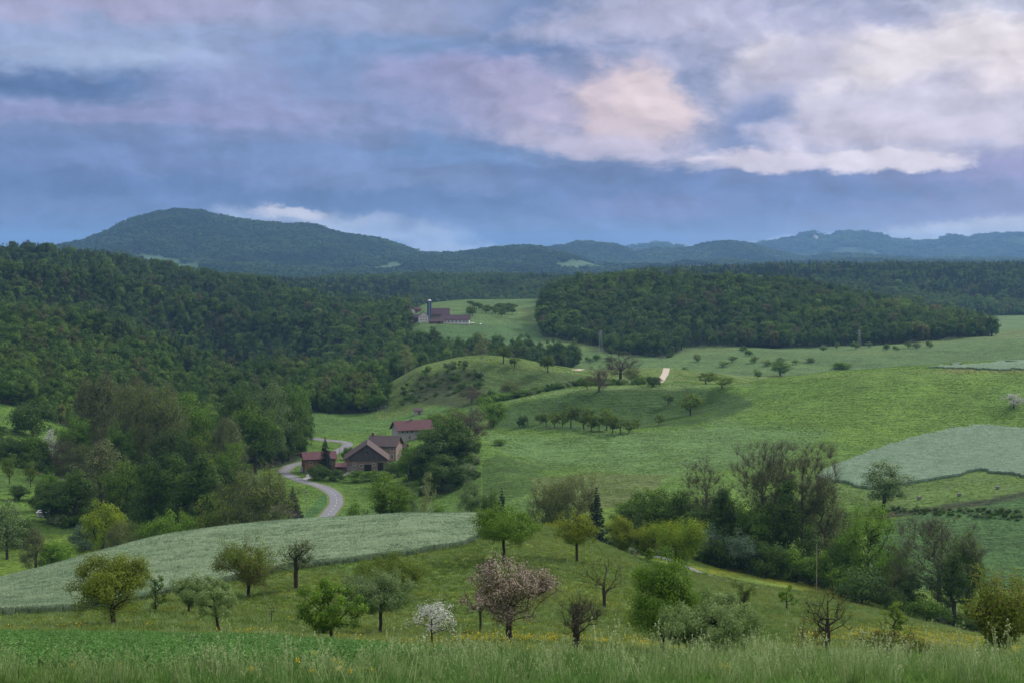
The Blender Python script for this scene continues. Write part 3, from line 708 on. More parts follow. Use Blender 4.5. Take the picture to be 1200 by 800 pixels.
LM['farwood'] = wood_mat('leaf_far_wood', [(0.0, (0.034, 0.070, 0.024)), (0.4, (0.050, 0.096, 0.028)), (1.0, (0.084, 0.136, 0.040))], 0.1, 0.0017, 0.8, (0.020, 0.044, 0.024))
LM['conifer'] = wood_mat('needle_wood', [(0.0, (0.024, 0.046, 0.026)), (0.5, (0.034, 0.062, 0.030)), (1.0, (0.050, 0.076, 0.032))], 0.08)

# ------------------------------------------------------------------ tree builder
def leaf_quads(cen, nrm, size, rs, aspect=0.62):
    """one pointed leaf or spray per centre"""
    n = len(cen)
    r = rs.normal(size=(n, 3)); nrm = nrm / (np.linalg.norm(nrm, axis=1, keepdims=True) + 1e-9)
    t = np.cross(nrm, r); t /= np.linalg.norm(t, axis=1, keepdims=True) + 1e-9
    b = np.cross(nrm, t)
    s = (size * (0.65 + 0.7 * rs.rand(n)))[:, None]
    bend = nrm * s * 0.12
    V = np.stack([cen - t * s * 0.5, cen - b * s * aspect * 0.5 + bend, cen + t * s * 0.5, cen + b * s * aspect * 0.5 + bend], 1)
    return V.reshape(-1, 3), np.arange(4 * n).reshape(n, 4)
def tubes(nodes, par, rad, sides=5):
    k = np.where(par >= 0)[0]; p = par[k]
    A, B = nodes[p], nodes[k]; d = B - A; l = np.linalg.norm(d, axis=1, keepdims=True) + 1e-9; d = d / l
    up = np.where(np.abs(d[:, 2:3]) > 0.9, np.array([[1.0, 0, 0]]), np.array([[0, 0, 1.0]]))
    s = np.cross(d, up); s /= np.linalg.norm(s, axis=1, keepdims=True); t = np.cross(d, s)
    an = np.arange(sides) * 2 * math.pi / sides
    ring = np.cos(an)[None, :, None] * s[:, None] + np.sin(an)[None, :, None] * t[:, None]
    ra = np.minimum(rad[p], rad[k] * 1.35)[:, None, None]
    V = np.concatenate([A[:, None] + ring * ra, B[:, None] + ring * rad[k][:, None, None]], 1)   # (m, 2s, 3)
    m = len(k); base = (np.arange(m) * 2 * sides)[:, None, None]
    q = np.stack([np.arange(sides), (np.arange(sides) + 1) % sides, sides + (np.arange(sides) + 1) % sides, sides + np.arange(sides)], 1)
    return V.reshape(-1, 3), (base + q[None]).reshape(-1, 4)
def crown_points(n, w, d, z0, z1, shape, rs, hollow=0.5, lump=0.25):
    """clump centres inside the crown's envelope, most of them near its skin"""
    pts = []
    ph = rs.rand(6) * 6.28
    lob = rs.normal(size=(9, 3)); lob /= np.linalg.norm(lob, axis=1, keepdims=True); la = rs.rand(9)
    nl = rs.randint(6, 10)
    lc = rs.normal(size=(nl, 3)); lc /= np.linalg.norm(lc, axis=1, keepdims=True); lc *= (0.45 + 0.32 * rs.rand(nl))[:, None]
    lr = 0.30 + 0.26 * rs.rand(nl)
    while len(pts) < n:
        v = rs.normal(size=3); v /= np.linalg.norm(v)
        if rs.rand() < lump * 1.35:            # boughs: clumps gather round a handful of limbs
            j = rs.randint(nl); q = lc[j] + v * lr[j] * (0.55 + 0.45 * rs.rand())
            h = float(np.clip((q[2] + 1) / 2, 0.0, 1.04)); v = q
            k = {'vase': 0.35 + 0.75 * h ** 0.8, 'fan': 0.25 + 0.95 * h, 'egg': 1.12 - 0.45 * h, 'pear': 1.2 - 0.75 * h, 'flat': 0.75 + 0.4 * h}.get(shape, 1.0)
            pts.append((v[0] * w / 2 * k, v[1] * d / 2 * k, z0 + (z1 - z0) * h)); continue
        r = hollow + (1 - hollow) * rs.rand() ** 0.6 if rs.rand() < 0.8 else rs.rand() ** 0.5
        e = 1 - lump * 0.6 + lump * 1.3 * max(0, float(np.max((lob @ v - 0.62) * (0.6 + la)))) * 2.2
        v = v * r * min(e, 1.12)
        h = (v[2] + 1) / 2                    # 0..1 up the crown
        if shape == 'vase': k = 0.35 + 0.75 * max(0.0, h) ** 0.8
        elif shape == 'fan': k = 0.25 + 0.95 * max(0.0, h)
        elif shape == 'egg': k = 1.12 - 0.45 * h
        elif shape == 'pear': k = 1.2 - 0.75 * h
        elif shape == 'flat': k = 0.75 + 0.4 * h
        else: k = 1.0
        pts.append((v[0] * w / 2 * k, v[1] * d / 2 * k, z0 + (z1 - z0) * h))
    return np.array(pts)
def grow(trunk, clumps, rs, seg=0.7, rt=0.2, tip=0.012, gnarl=0.18, expo=0.5, up=0.25):
    """branches reach every clump from the nearest wood already there"""
    N = [np.array(p, float) for p in trunk]; P = [-1] + list(range(len(trunk) - 1))
    D = [0.0]
    for i in range(1, len(N)): D.append(D[-1] + float(np.linalg.norm(N[i] - N[i - 1])))
    first = max(1, len(trunk) // 2)
    order = np.argsort(np.linalg.norm(clumps - N[-1], axis=1))
    cnt = np.zeros(4000 * 4)
    ends = []
    for ci in order:
        c = clumps[ci]; A = np.array(N[first:])
        dd = np.linalg.norm(A - c, axis=1) + 0.28 * np.array(D[first:]) + np.maximum(0, A[:, 2] - c[2]) * 0.9
        j = int(np.argmin(dd)) + first
        a = N[j]; l = float(np.linalg.norm(c - a)); n = max(1, int(l / seg))
        mid = (a + c) / 2 + np.array([0, 0, up * l * 0.3]) + rs.normal(size=3) * gnarl * l * 0.35
        for q in range(1, n + 1):
            t = q / n
            p = (1 - t) ** 2 * a + 2 * t * (1 - t) * mid + t * t * c + (rs.normal(size=3) * gnarl * seg * 0.35 if q < n else 0)
            P.append(j); N.append(p); D.append(D[j] + float(np.linalg.norm(p - N[j]))); j = len(N) - 1
        ends.append(j)
    N = np.array(N); P = np.array(P); w = np.zeros(len(N))
    for e in ends: w[e] += 1
    for i in range(len(N) - 1, 0, -1): w[P[i]] += w[i]
    r = tip + (rt - tip) * (np.maximum(w, 0.4) / max(w[0], 1)) ** expo
    nt = len(trunk); r[:nt] = np.maximum(r[:nt], rt * np.linspace(1.0, 0.45, nt))
    r[0] *= 1.25
    return N, P, r, np.array(ends)
def tree(name, h, w, trunk=0.25, shape='round', leaf='green', n_cl=90, per=60, ls=0.22, rc=0.55, depth=None, rt=None, lean=(0, 0), hollow=0.45,
         lump=0.3, wood=BARK, seed=1, bare=0.0, crown_name='crown', second=None, gnarl=0.18, seg=0.7, link=True, upright=0.4, twig=0, split=False, extra=0, tip=None, nout=0.7, nrand=0.35, expo=0.62):
    rs = np.random.RandomState(seed)
    depth = depth or w
    z0 = h * trunk; rt = rt or 0.028 * h
    zz = np.linspace(-0.25, h * (trunk + (0.3 if shape not in ('fan', 'vase') else 0.08)), 7)
    lx, ly = lean
    tr = [(lx * (z / h) ** 0.8 * 1.0 + rs.normal() * 0.03 * h * 0.2 if z > 0 else 0, ly * z / h if z > 0 else 0, z) for z in zz]
    cl = crown_points(n_cl, w, depth, z0, h - rc * 0.4, shape, rs, hollow, lump)
    cl[:, 2] = np.maximum(cl[:, 2], 0.15 * rc); cl[:, 0] += lx * (cl[:, 2] / h) ** 0.8; cl[:, 1] += ly * cl[:, 2] / h
    N, P, r, ends = grow(tr, cl, rs, max(seg, w / 14), rt, gnarl=gnarl, expo=expo, tip=tip or max(0.008, 0.0012 * h))
    V, Fq = tubes(N, P, r, 6 if h < 12 else 5)
    if twig:           # fine bare twigs springing from the branch ends
        tv, tf = [], []
        base = N[rs.choice(ends, twig)]
        dirn = base - np.array([lx, ly, h * 0.3]); dirn /= np.linalg.norm(dirn, axis=1, keepdims=True)
        dirn = dirn + rs.normal(size=dirn.shape) * 0.55 + np.array([0, 0, 0.25]); dirn /= np.linalg.norm(dirn, axis=1, keepdims=True)
        L_ = rc * (0.7 + 1.2 * rs.rand(twig))[:, None]
        A = base + rs.normal(size=base.shape) * 0.05 * rc; B = A + dirn * L_
        nn = np.concatenate([A, B]); pp = np.concatenate([np.full(twig, -1), np.arange(twig)])
        rr = np.concatenate([np.full(twig, (tip or max(0.008, 0.0012 * h))), np.full(twig, (tip or max(0.008, 0.0012 * h)) * 0.6)])
        v2, f2 = tubes(nn, pp, rr, 3)
        # tubes() emits only those with a parent
        Fq = np.concatenate([Fq, f2 + len(V)]); V = np.concatenate([V, v2])
    root = empty(name, link=link)
    mesh_np('trunk', V, Fq, 4, wood, root, link=link, smooth=True)
    if bare < 1:
        cc = np.repeat(cl, per, axis=0)
        k = rs.rand(len(cc)) > bare; cc = cc[k]
        off = rs.normal(size=cc.shape); off /= np.linalg.norm(off, axis=1, keepdims=True)
        rad = rc * (0.35 + 0.75 * rs.rand(len(cc)) ** 0.6)[:, None]
        pos = cc + off * rad * np.array([1, 1, 0.8]) + (np.array([0, 0, 1.0]) * upright * rc * rs.rand(len(cc))[:, None] ** 2 * 1.2)
        ctr = np.array([lx * 0.6, ly * 0.6, (z0 + h) / 2])
        o_ = pos - ctr; o_ /= np.linalg.norm(o_, axis=1, keepdims=True)
        nrm = off * 0.9 + o_ * nout + rs.normal(size=pos.shape) * nrand + np.array([0, 0, 0.35])
        ct = np.repeat(rs.rand(n_cl), per)[k]
        tint = np.clip(0.45 * ct + 0.55 * rs.rand(len(pos)), 0, 1)
        if second:
            frac, lm2, nm2, up2 = second
            hsel = (pos[:, 2] - z0) / max(1e-3, h - z0)
            pr = frac * (1 + up2 * (hsel * 2 - 1))
            sel = rs.rand(len(pos)) < pr * (0.4 + 1.2 * ct)
        else: sel = np.zeros(len(pos), bool)
        for s_, lm_, nm_ in ((~sel, leaf, crown_name), (sel, second[1] if second else None, second[2] if second else None)):
            if not s_.any(): continue
            lv, lf = leaf_quads(pos[s_], nrm[s_], ls, rs)
            mesh_np(nm_, lv, lf, 4, LM[lm_], root, link=link, attrs={'tint': ('FLOAT', np.repeat(tint[s_], 4))})
    return root
def conifer(name, h, w, mat='spruce', n=26, ls=0.5, seed=1, link=True, dens=1.0, wood=BARK):
    rs = np.random.RandomState(seed)
    root = empty(name, link=link)
    nodes = [(0, 0, z) for z in np.linspace(-0.3, h, 9)]; P = [-1] + list(range(8)); rad = list(np.linspace(0.018 * h, 0.01, 9))
    cen, nr = [], []
    for i in range(n):
        t = (i + 0.5) / n; z = h * (0.1 + 0.88 * t)
        reach = w / 2 * (1 - t) ** 0.85 * (0.85 + 0.3 * rs.rand())
        m = max(4, int(9 * (1 - t * 0.5)))
        for b in range(m):
            a = rs.rand() * 6.28; rr = reach * (0.75 + 0.35 * rs.rand())
            tip = np.array([math.cos(a) * rr, math.sin(a) * rr, z - rr * 0.28 + 0.12 * rr * rs.rand()])
            nodes.append((0, 0, z)); P.append(-1); rad.append(0.02)
            nodes.append(tuple(tip)); P.append(len(nodes) - 2); rad.append(0.008)
            k = max(3, int(rr / ls * 5 * dens))
            for q in rs.rand(k):
                p = np.array([0, 0, z]) * (1 - q) + tip * q
                side = np.array([-math.sin(a), math.cos(a), 0]) * rs.normal() * 0.16 * w * (1 - q * 0.6) * (1 - t) ** 0.7
                cen.append(p + side + np.array([0, 0, -0.1 * rs.rand() * ls])); nr.append(np.array([math.cos(a) * 0.4, math.sin(a) * 0.4, 1]) + rs.normal(size=3) * 0.5)
    V, Fq = tubes(np.array(nodes), np.array(P), np.array(rad), 4)
    mesh_np('trunk', V, Fq, 4, wood, root, link=link)
    cen = np.array(cen); lv, lf = leaf_quads(cen, np.array(nr), ls, rs, 0.5)
    mesh_np('crown', lv, lf, 4, LM[mat], root, link=link, attrs={'tint': ('FLOAT', np.repeat(rs.rand(len(cen)), 4))})
    return root

ZS = np.array
PROTO = {}
def place(root, px, py=None, Y=None, hpx=None, h0=None, rz=0.0, ymin=0, wk=1.0, sink=0.0, hk=1.0):
    """stand a plant where the picture has it and give it its real size from its height there"""
    p = spot(px, py, Y, ymin)
    root.location = (p.x, p.y, p.z - sink); root.rotation_euler[2] = rz
    if hpx: s = hpx / F * p.y / h0; root.scale = (s * wk, s * wk, s * hk)
    return p

# ------------------------------------------------------------------ the orchard on the near slope, each tree its own
# name, label, px, base row, height and width in the picture, kind of crown
def orchard(name, label, px, py, hp, wpx, leaf='green', shape='round', trunk=0.25, seed=1, Y=None, dens=1.0, group=None, cat='tree', **kw):
    p = spot(px, py, Y, 95)
    h = hp / F * p.y; w = wpx / F * p.y
    # leaf sprays are about 0.2 m across; more of them in bigger crowns
    area = w * w + w * h * (1 - trunk) * 1.6
    n_cl = int(np.clip(area * 1.4, 26, 230)); per = int(np.clip(94 * dens, 4, 190))
    rc = kw.pop('rc', 0.20 * (w * w * h) ** (1 / 3) * 0.5)
    kw.setdefault('lump', 0.5)
    ncl = kw.pop('n_cl', n_cl)
    t = tree(name, h * 1.03, w * 1.2, trunk, shape, leaf, ncl, kw.pop('per', per), kw.pop('ls', 0.19), rc, seed=seed, **kw)
    t.location = (p.x, p.y, p.z - 0.05); t.rotation_euler[2] = 0
    return tag(t, label, cat, group)
OG = 'orchard trees scattered over the near slope'
orchard('cherry_tree', 'leftmost big orchard tree, an olive green cherry with a short trunk before the near rye', 132, 733, 89, 96, 'olive', 'egg', 0.2, 3, group=OG, dens=1.2, lump=0.5, rt=0.26)
orchard('shrub', 'thin upright green sprays of a shrub just right of the leftmost big orchard tree', 182, 722, 46, 26, 'green', 'round', 0.05, 5, Y=172, group=None, cat='shrub', dens=0.35)
orchard('apple_tree', 'small grey green apple tree with pale tips right of the thin sprays', 221, 719, 47, 46, 'white', 'flat', 0.2, 6, group=OG, dens=0.9, lump=0.6)
orchard('apple_tree', 'small pale green apple tree with a leaning bare trunk, front of the left cluster', 258, 742, 62, 50, 'white', 'round', 0.3, 7, group=OG, lean=(-0.9, 0), lump=0.4)
orchard('pear_tree', 'round bronze and green pear tree on a dark trunk standing before the grey lichen tree', 291, 699, 71, 68, 'bronze', 'round', 0.24, 8, group=OG, second=(0.42, 'fresh', 'young_leaves', 0.8), twig=300, dens=0.8)
orchard('apple_tree', 'gnarled grey budding apple tree with a thick dark trunk at the edge of the rye', 347, 691, 62, 42, 'grey', 'round', 0.3, 9, group=OG, dens=0.35, twig=700, rc=0.5, rt=0.34, second=(0.4, 'brown', 'foliage', 0))
orchard('sapling', 'tiny leafless sapling standing alone in the grass left of the fresh green leaning tree', 318, 729, 26, 12, 'brown', 'round', 0.3, 10, group=OG, n_cl=12, per=2, ls=0.1, rc=0.2, rt=0.06)
orchard('apple_tree', 'fresh green apple tree on a leaning trunk beside the tall grass', 390, 753, 72, 70, 'green', 'round', 0.24, 11, group=OG, lean=(-0.5, 0.2), second=(0.35, 'fresh', 'young_leaves', 0.5), dens=1.15, lump=0.4)
orchard('apple_tree', 'olive green bushy tree half hidden behind the grey green apple tree', 456, 703, 58, 74, 'olive', 'round', 0.12, 12, group=OG, second=(0.3, 'green', 'young_leaves', 0.3))
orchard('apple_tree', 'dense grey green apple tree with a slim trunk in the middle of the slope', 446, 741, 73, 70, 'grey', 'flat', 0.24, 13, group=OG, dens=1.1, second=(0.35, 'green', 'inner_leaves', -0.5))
orchard('blossom_tree', 'small straggly tree covered in white blossom', 506, 758, 56, 70, 'petal', 'pear', 0.16, 14, group=OG, dens=0.42, ls=0.15, rc=0.34, hollow=0.3, n_cl=70, per=26, rt=0.09, lump=0.7, upright=1.0, second=(0.15, 'grey', 'leaves', 0))
orchard('cherry_tree', 'smaller pinkish brown cherry tree partly behind the large pink cherry', 563, 741, 54, 42, 'purple', 'round', 0.38, 15, group=OG, dens=0.6, twig=200, second=(0.3, 'pink', 'blossom', 0))
orchard('cherry_tree', 'large cherry tree in fading pink blossom with spreading dark limbs', 597, 753, 97, 94, 'pink', 'flat', 0.24, 16, group=OG, dens=0.95, ls=0.17, twig=1500, wood=BARK, rt=0.33, second=(0.5, 'bronze', 'young_leaves', -0.2), lump=0.45)
orchard('apple_tree', 'nearly bare old apple tree with crooked dark limbs in front of the slope', 675, 773, 72, 56, 'brown', 'flat', 0.34, 17, group=OG, n_cl=60, per=7, ls=0.12, rc=0.55, twig=900, rt=0.26, gnarl=0.3, hollow=0.5, expo=0.75)
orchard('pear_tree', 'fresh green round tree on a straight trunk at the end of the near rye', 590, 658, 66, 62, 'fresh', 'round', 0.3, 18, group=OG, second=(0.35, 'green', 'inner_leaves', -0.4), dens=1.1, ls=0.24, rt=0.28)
orchard('apple_tree', 'loose yellow green tree with an upright dark trunk on the crest of the near slope', 676, 658, 60, 45, 'olive', 'round', 0.3, 19, group=OG, dens=0.55, ls=0.24, twig=260, second=(0.4, 'yellow', 'young_leaves', 0.3))
orchard('apple_tree', 'low pruned apple tree with sparse olive leaves and spread limbs behind the bare old tree', 708, 711, 54, 60, 'olive', 'flat', 0.28, 20, group=OG, dens=0.2, n_cl=60, twig=420, rt=0.27, gnarl=0.35)
orchard('pear_tree', 'tall dense deep green tree, the tallest of the near slope', 776, 768, 120, 90, 'green', 'egg', 0.16, 21, group=OG, dens=1.5, second=(0.45, 'fresh', 'young_leaves', 0.4), lump=0.55, rt=0.24)
orchard('apple_tree', 'rounded pale green apple tree flecked with white flowers beside the tallest tree', 832, 778, 80, 96, 'white', 'round', 0.14, 22, group=OG, dens=1.9, lump=0.2, rt=0.14)
orchard('apple_tree', 'small sparse umbrella shaped apple tree near the paved lane', 872, 724, 42, 38, 'olive', 'flat', 0.4, 23, group=OG, dens=0.6, twig=300, second=(0.5, 'green', 'young_leaves', 0), n_cl=46)
orchard('young_tree', 'young oval bright green tree standing beside the lane', 922, 714, 33, 20, 'fresh', 'round', 0.12, 24, group=OG, dens=0.7, n_cl=30, ls=0.22)
orchard('apple_tree', 'old apple tree with two heavy bare limbs and few leaves near the right', 970, 775, 84, 52, 'olive', 'flat', 0.3, 25, group=OG, n_cl=50, per=12, ls=0.15, rc=0.5, twig=700, rt=0.28, gnarl=0.3, hollow=0.6, expo=0.7)
orchard('shrub', 'sparse twiggy shrub against the left of the heavy limbed bare apple tree', 948, 773, 52, 40, 'bronze', 'round', 0.1, 26, dens=0.16, twig=300, cat='shrub', n_cl=34, rt=0.08)
orchard('young_tree', 'young oval olive green tree rising behind the low bronze bush', 1047, 757, 54, 30, 'olive', 'egg', 0.14, 27, group=OG, dens=0.8, second=(0.45, 'fresh', 'young_leaves', 0.3), n_cl=40)
orchard('shrub', 'low wide bronze bush in the dip of the meadow near the right corner', 1048, 777, 42, 76, 'bronze', 'flat', 0.06, 28, dens=0.5, twig=500, cat='shrub', second=(0.35, 'olive', 'leaves', 0.2), n_cl=60)
orchard('cherry_tree', 'big upright olive bronze cherry tree at the right edge of the slope', 1166, 783, 108, 96, 'olive', 'vase', 0.12, 29, group=OG, dens=1.3, second=(0.3, 'bronze', 'young_leaves', 0), upright=1.6, lump=0.6, rt=0.24)
orchard('cherry_tree', 'second olive bronze cherry tree, cut off by the right edge of the picture', 1208, 780, 96, 60, 'olive', 'vase', 0.14, 30, group=OG, dens=1.1, second=(0.35, 'bronze', 'young_leaves', 0), upright=1.6)
VG = 'yellow green bushes in a row behind the crest'
orchard('bush', 'low yellow green bush in the row, furthest left by the small conifer', 648, 630, 26, 56, 'yellow', 'fan', 0.02, 31, Y=362, group=VG, cat='bush', dens=0.75, upright=1.5, ls=0.3, second=(0.5, 'olive', 'leaves', -0.3))
orchard('bush', 'upright yellow green bush in the row, just right of the loose crest tree', 728, 648, 40, 38, 'yellow', 'fan', 0.02, 32, Y=352, group=VG, cat='bush', dens=0.75, upright=1.5, ls=0.3, second=(0.5, 'olive', 'leaves', -0.3))
orchard('bush', 'middle yellow green bush of the row before the dark stream trees', 760, 652, 40, 38, 'yellow', 'fan', 0.02, 33, Y=350, group=VG, cat='bush', dens=0.75, upright=1.5, ls=0.3, second=(0.5, 'olive', 'leaves', -0.3))
orchard('bush', 'large rounded yellow green bush of the row where the lane begins', 796, 672, 58, 64, 'fresh', 'fan', 0.1, 34, Y=334, group=VG, cat='bush', dens=1.0, upright=1.4, ls=0.3, second=(0.4, 'yellow', 'young_leaves', 0.3))

# ------------------------------------------------------------------ prototypes for the valley trees (real size about 16 m)
def proto(key, fn): PROTO[key] = fn
def P_(key, h, w, **kw):
    PROTO[key] = (tree('broadleaf_tree', h, w, link=False, **kw), h, w)
P_('green', 16, 13, trunk=0.12, leaf='green', n_cl=120, per=58, ls=0.46, rc=1.35, seed=101, second=(0.25, 'fresh', 'young_leaves', 0.6), lump=0.4)
P_('green2', 16, 11, trunk=0.1, shape='egg', leaf='green', n_cl=120, per=58, ls=0.44, rc=1.25, seed=102, lump=0.6)
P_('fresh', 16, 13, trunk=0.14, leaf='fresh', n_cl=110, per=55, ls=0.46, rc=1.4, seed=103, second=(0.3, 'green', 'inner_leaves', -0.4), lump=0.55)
P_('dark', 16, 11, trunk=0.06, shape='egg', leaf='dark', n_cl=130, per=60, ls=0.44, rc=1.3, seed=104, lump=0.6)
P_('dark2', 18, 11, trunk=0.1, shape='egg', leaf='dark', n_cl=130, per=60, ls=0.44, rc=1.35, seed=114, second=(0.22, 'green', 'young_leaves', 0.6), lump=0.7)
P_('brown', 16, 14, trunk=0.15, leaf='brown', n_cl=150, per=60, ls=0.36, rc=1.3, seed=105, twig=1000, wood=BARKG, second=(0.25, 'olive', 'young_leaves', 0.2))
P_('brown2', 18, 11, trunk=0.15, shape='egg', leaf='brown', n_cl=120, per=50, ls=0.34, rc=1.2, seed=106, twig=1100, wood=BARKG, second=(0.45, 'willow', 'young_leaves', 0))
P_('purple', 16, 13, trunk=0.15, leaf='purple', n_cl=110, per=40, ls=0.34, rc=1.3, seed=107, twig=1200, wood=BARKG)
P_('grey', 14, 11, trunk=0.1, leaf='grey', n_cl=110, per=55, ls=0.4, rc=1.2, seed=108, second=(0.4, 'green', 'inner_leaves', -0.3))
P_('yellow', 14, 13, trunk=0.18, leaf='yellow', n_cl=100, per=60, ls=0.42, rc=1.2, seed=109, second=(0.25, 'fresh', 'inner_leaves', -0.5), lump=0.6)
P_('willow', 14, 11, trunk=0.08, leaf='willow', n_cl=120, per=60, ls=0.36, rc=1.15, seed=110, lump=0.35, twig=500, wood=BARKG)
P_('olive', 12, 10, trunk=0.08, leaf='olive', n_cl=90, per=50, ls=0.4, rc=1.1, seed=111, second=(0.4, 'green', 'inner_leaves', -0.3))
P_('bush', 6, 9, trunk=0.02, leaf='green', shape='pear', n_cl=70, per=60, ls=0.34, rc=0.95, seed=112, lump=0.5, second=(0.25, 'fresh', 'young_leaves', 0.5))
P_('bushdark', 6, 9, trunk=0.02, leaf='dark', shape='round', n_cl=80, per=60, ls=0.34, rc=0.95, seed=113, lump=0.5)
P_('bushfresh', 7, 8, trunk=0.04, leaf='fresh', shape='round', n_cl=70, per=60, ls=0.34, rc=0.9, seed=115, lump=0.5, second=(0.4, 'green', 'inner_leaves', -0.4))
P_('bushblue', 7, 8, trunk=0.02, leaf='bluish', shape='round', n_cl=80, per=55, ls=0.34, rc=0.9, seed=116, lump=0.6)
P_('bare', 36, 15, trunk=0.34, leaf='olive', shape='flat', n_cl=210, per=24, ls=0.22, rc=1.7, seed=117, twig=6500, wood=BARKG, hollow=0.4, gnarl=0.14, tip=0.016, rt=0.42, expo=0.8, second=(0.35, 'brown', 'foliage', 0))
P_('bare2', 30, 13, trunk=0.34, leaf='olive', shape='flat', n_cl=150, per=16, ls=0.22, rc=1.4, seed=118, twig=3200, wood=BARKG, hollow=0.45, gnarl=0.16, tip=0.016, rt=0.35, expo=0.8, second=(0.35, 'brown', 'foliage', 0))
P_('ivy', 18, 7, trunk=0.02, leaf='dark', shape='egg', n_cl=110, per=60, ls=0.40, rc=1.0, seed=119, lump=0.7)
P_('birch', 14, 4.5, trunk=0.2, leaf='willow', shape='egg', n_cl=50, per=26, ls=0.34, rc=0.8, seed=120, wood=BARKP, rt=0.14)
P_('bigbud', 28, 18, trunk=0.22, leaf='brown', n_cl=220, per=46, ls=0.36, rc=1.6, seed=121, twig=3000, wood=BARKG, rt=0.5, second=(0.3, 'green', 'ivy', -0.8))
P_('spreadbare', 12, 14, trunk=0.2, leaf='purple', shape='flat', n_cl=90, per=22, ls=0.3, rc=1.1, seed=122, twig=1600, wood=BARK, rt=0.5, gnarl=0.3)
P_('small', 7, 7, trunk=0.24, leaf='olive', n_cl=46, per=46, ls=0.36, rc=0.8, seed=123, second=(0.5, 'green', 'young_leaves', 0), rt=0.2)
P_('smalldark', 7, 6, trunk=0.2, leaf='dark', n_cl=46, per=46, ls=0.36, rc=0.8, seed=124, second=(0.3, 'olive', 'young_leaves', 0.2), rt=0.18)
P_('blossom', 6, 7, trunk=0.2, leaf='petal', n_cl=50, per=44, ls=0.28, rc=0.7, seed=125, second=(0.35, 'grey', 'leaves', -0.2), rt=0.18)
PROTO['spruce'] = (conifer('spruce_tree', 18, 7.5, seed=126, link=False, n=34, ls=0.55, dens=1.5), 18, 7.5)
PROTO['yew'] = (conifer('conifer', 12, 7, seed=127, link=False, n=24, ls=0.55, dens=1.9), 12, 7)
PROTO['bluecon'] = (conifer('conifer', 9, 6, mat='spruce', seed=128, link=False, n=18, ls=0.5, dens=1.6), 9, 6)

NAMES = {'spruce': 'spruce_tree', 'yew': 'conifer', 'bluecon': 'conifer', 'bush': 'bush', 'bushdark': 'bush', 'bushfresh': 'bush', 'bushblue': 'bush', 'bare': 'bare_tree', 'bare2': 'bare_tree', 'birch': 'birch_tree',
         'blossom': 'blossom_tree', 'willow': 'willow_tree', 'spreadbare': 'bare_tree', 'ivy': 'ivy_clad_tree', 'small': 'fruit_tree', 'smalldark': 'fruit_tree'}
rr = random.Random(5)
def vt(kind, px, py, hp, wp_, label, Y=None, group=None, name=None, ymin=250, rz=None):
    root, h0, w0 = PROTO[kind]
    p = spot(px, py, Y, ymin)
    if Y is not None:                      # its foot may stand behind a rise: keep the top where it shows
        hp = max(hp * 0.6, PY0 - p.z / p.y * F - (py - hp)) if py is not None else hp
    sz = hp / F * p.y / h0; sxy = 1.18 * wp_ / F * p.y / w0
    nm = name or NAMES.get(kind, 'broadleaf_tree')
    cat = {'bush': 'bush', 'bushdark': 'bush', 'bushfresh': 'bush', 'bushblue': 'bush'}.get(kind, 'tree')
    o = dup(root, (p.x, p.y, p.z - 0.15), rr.random() * 6.28 if rz is None else rz, (sxy, sxy, sz), label, cat, group)
    o.name = nm
    return o
GV = 'trees and bushes along the valley floor'
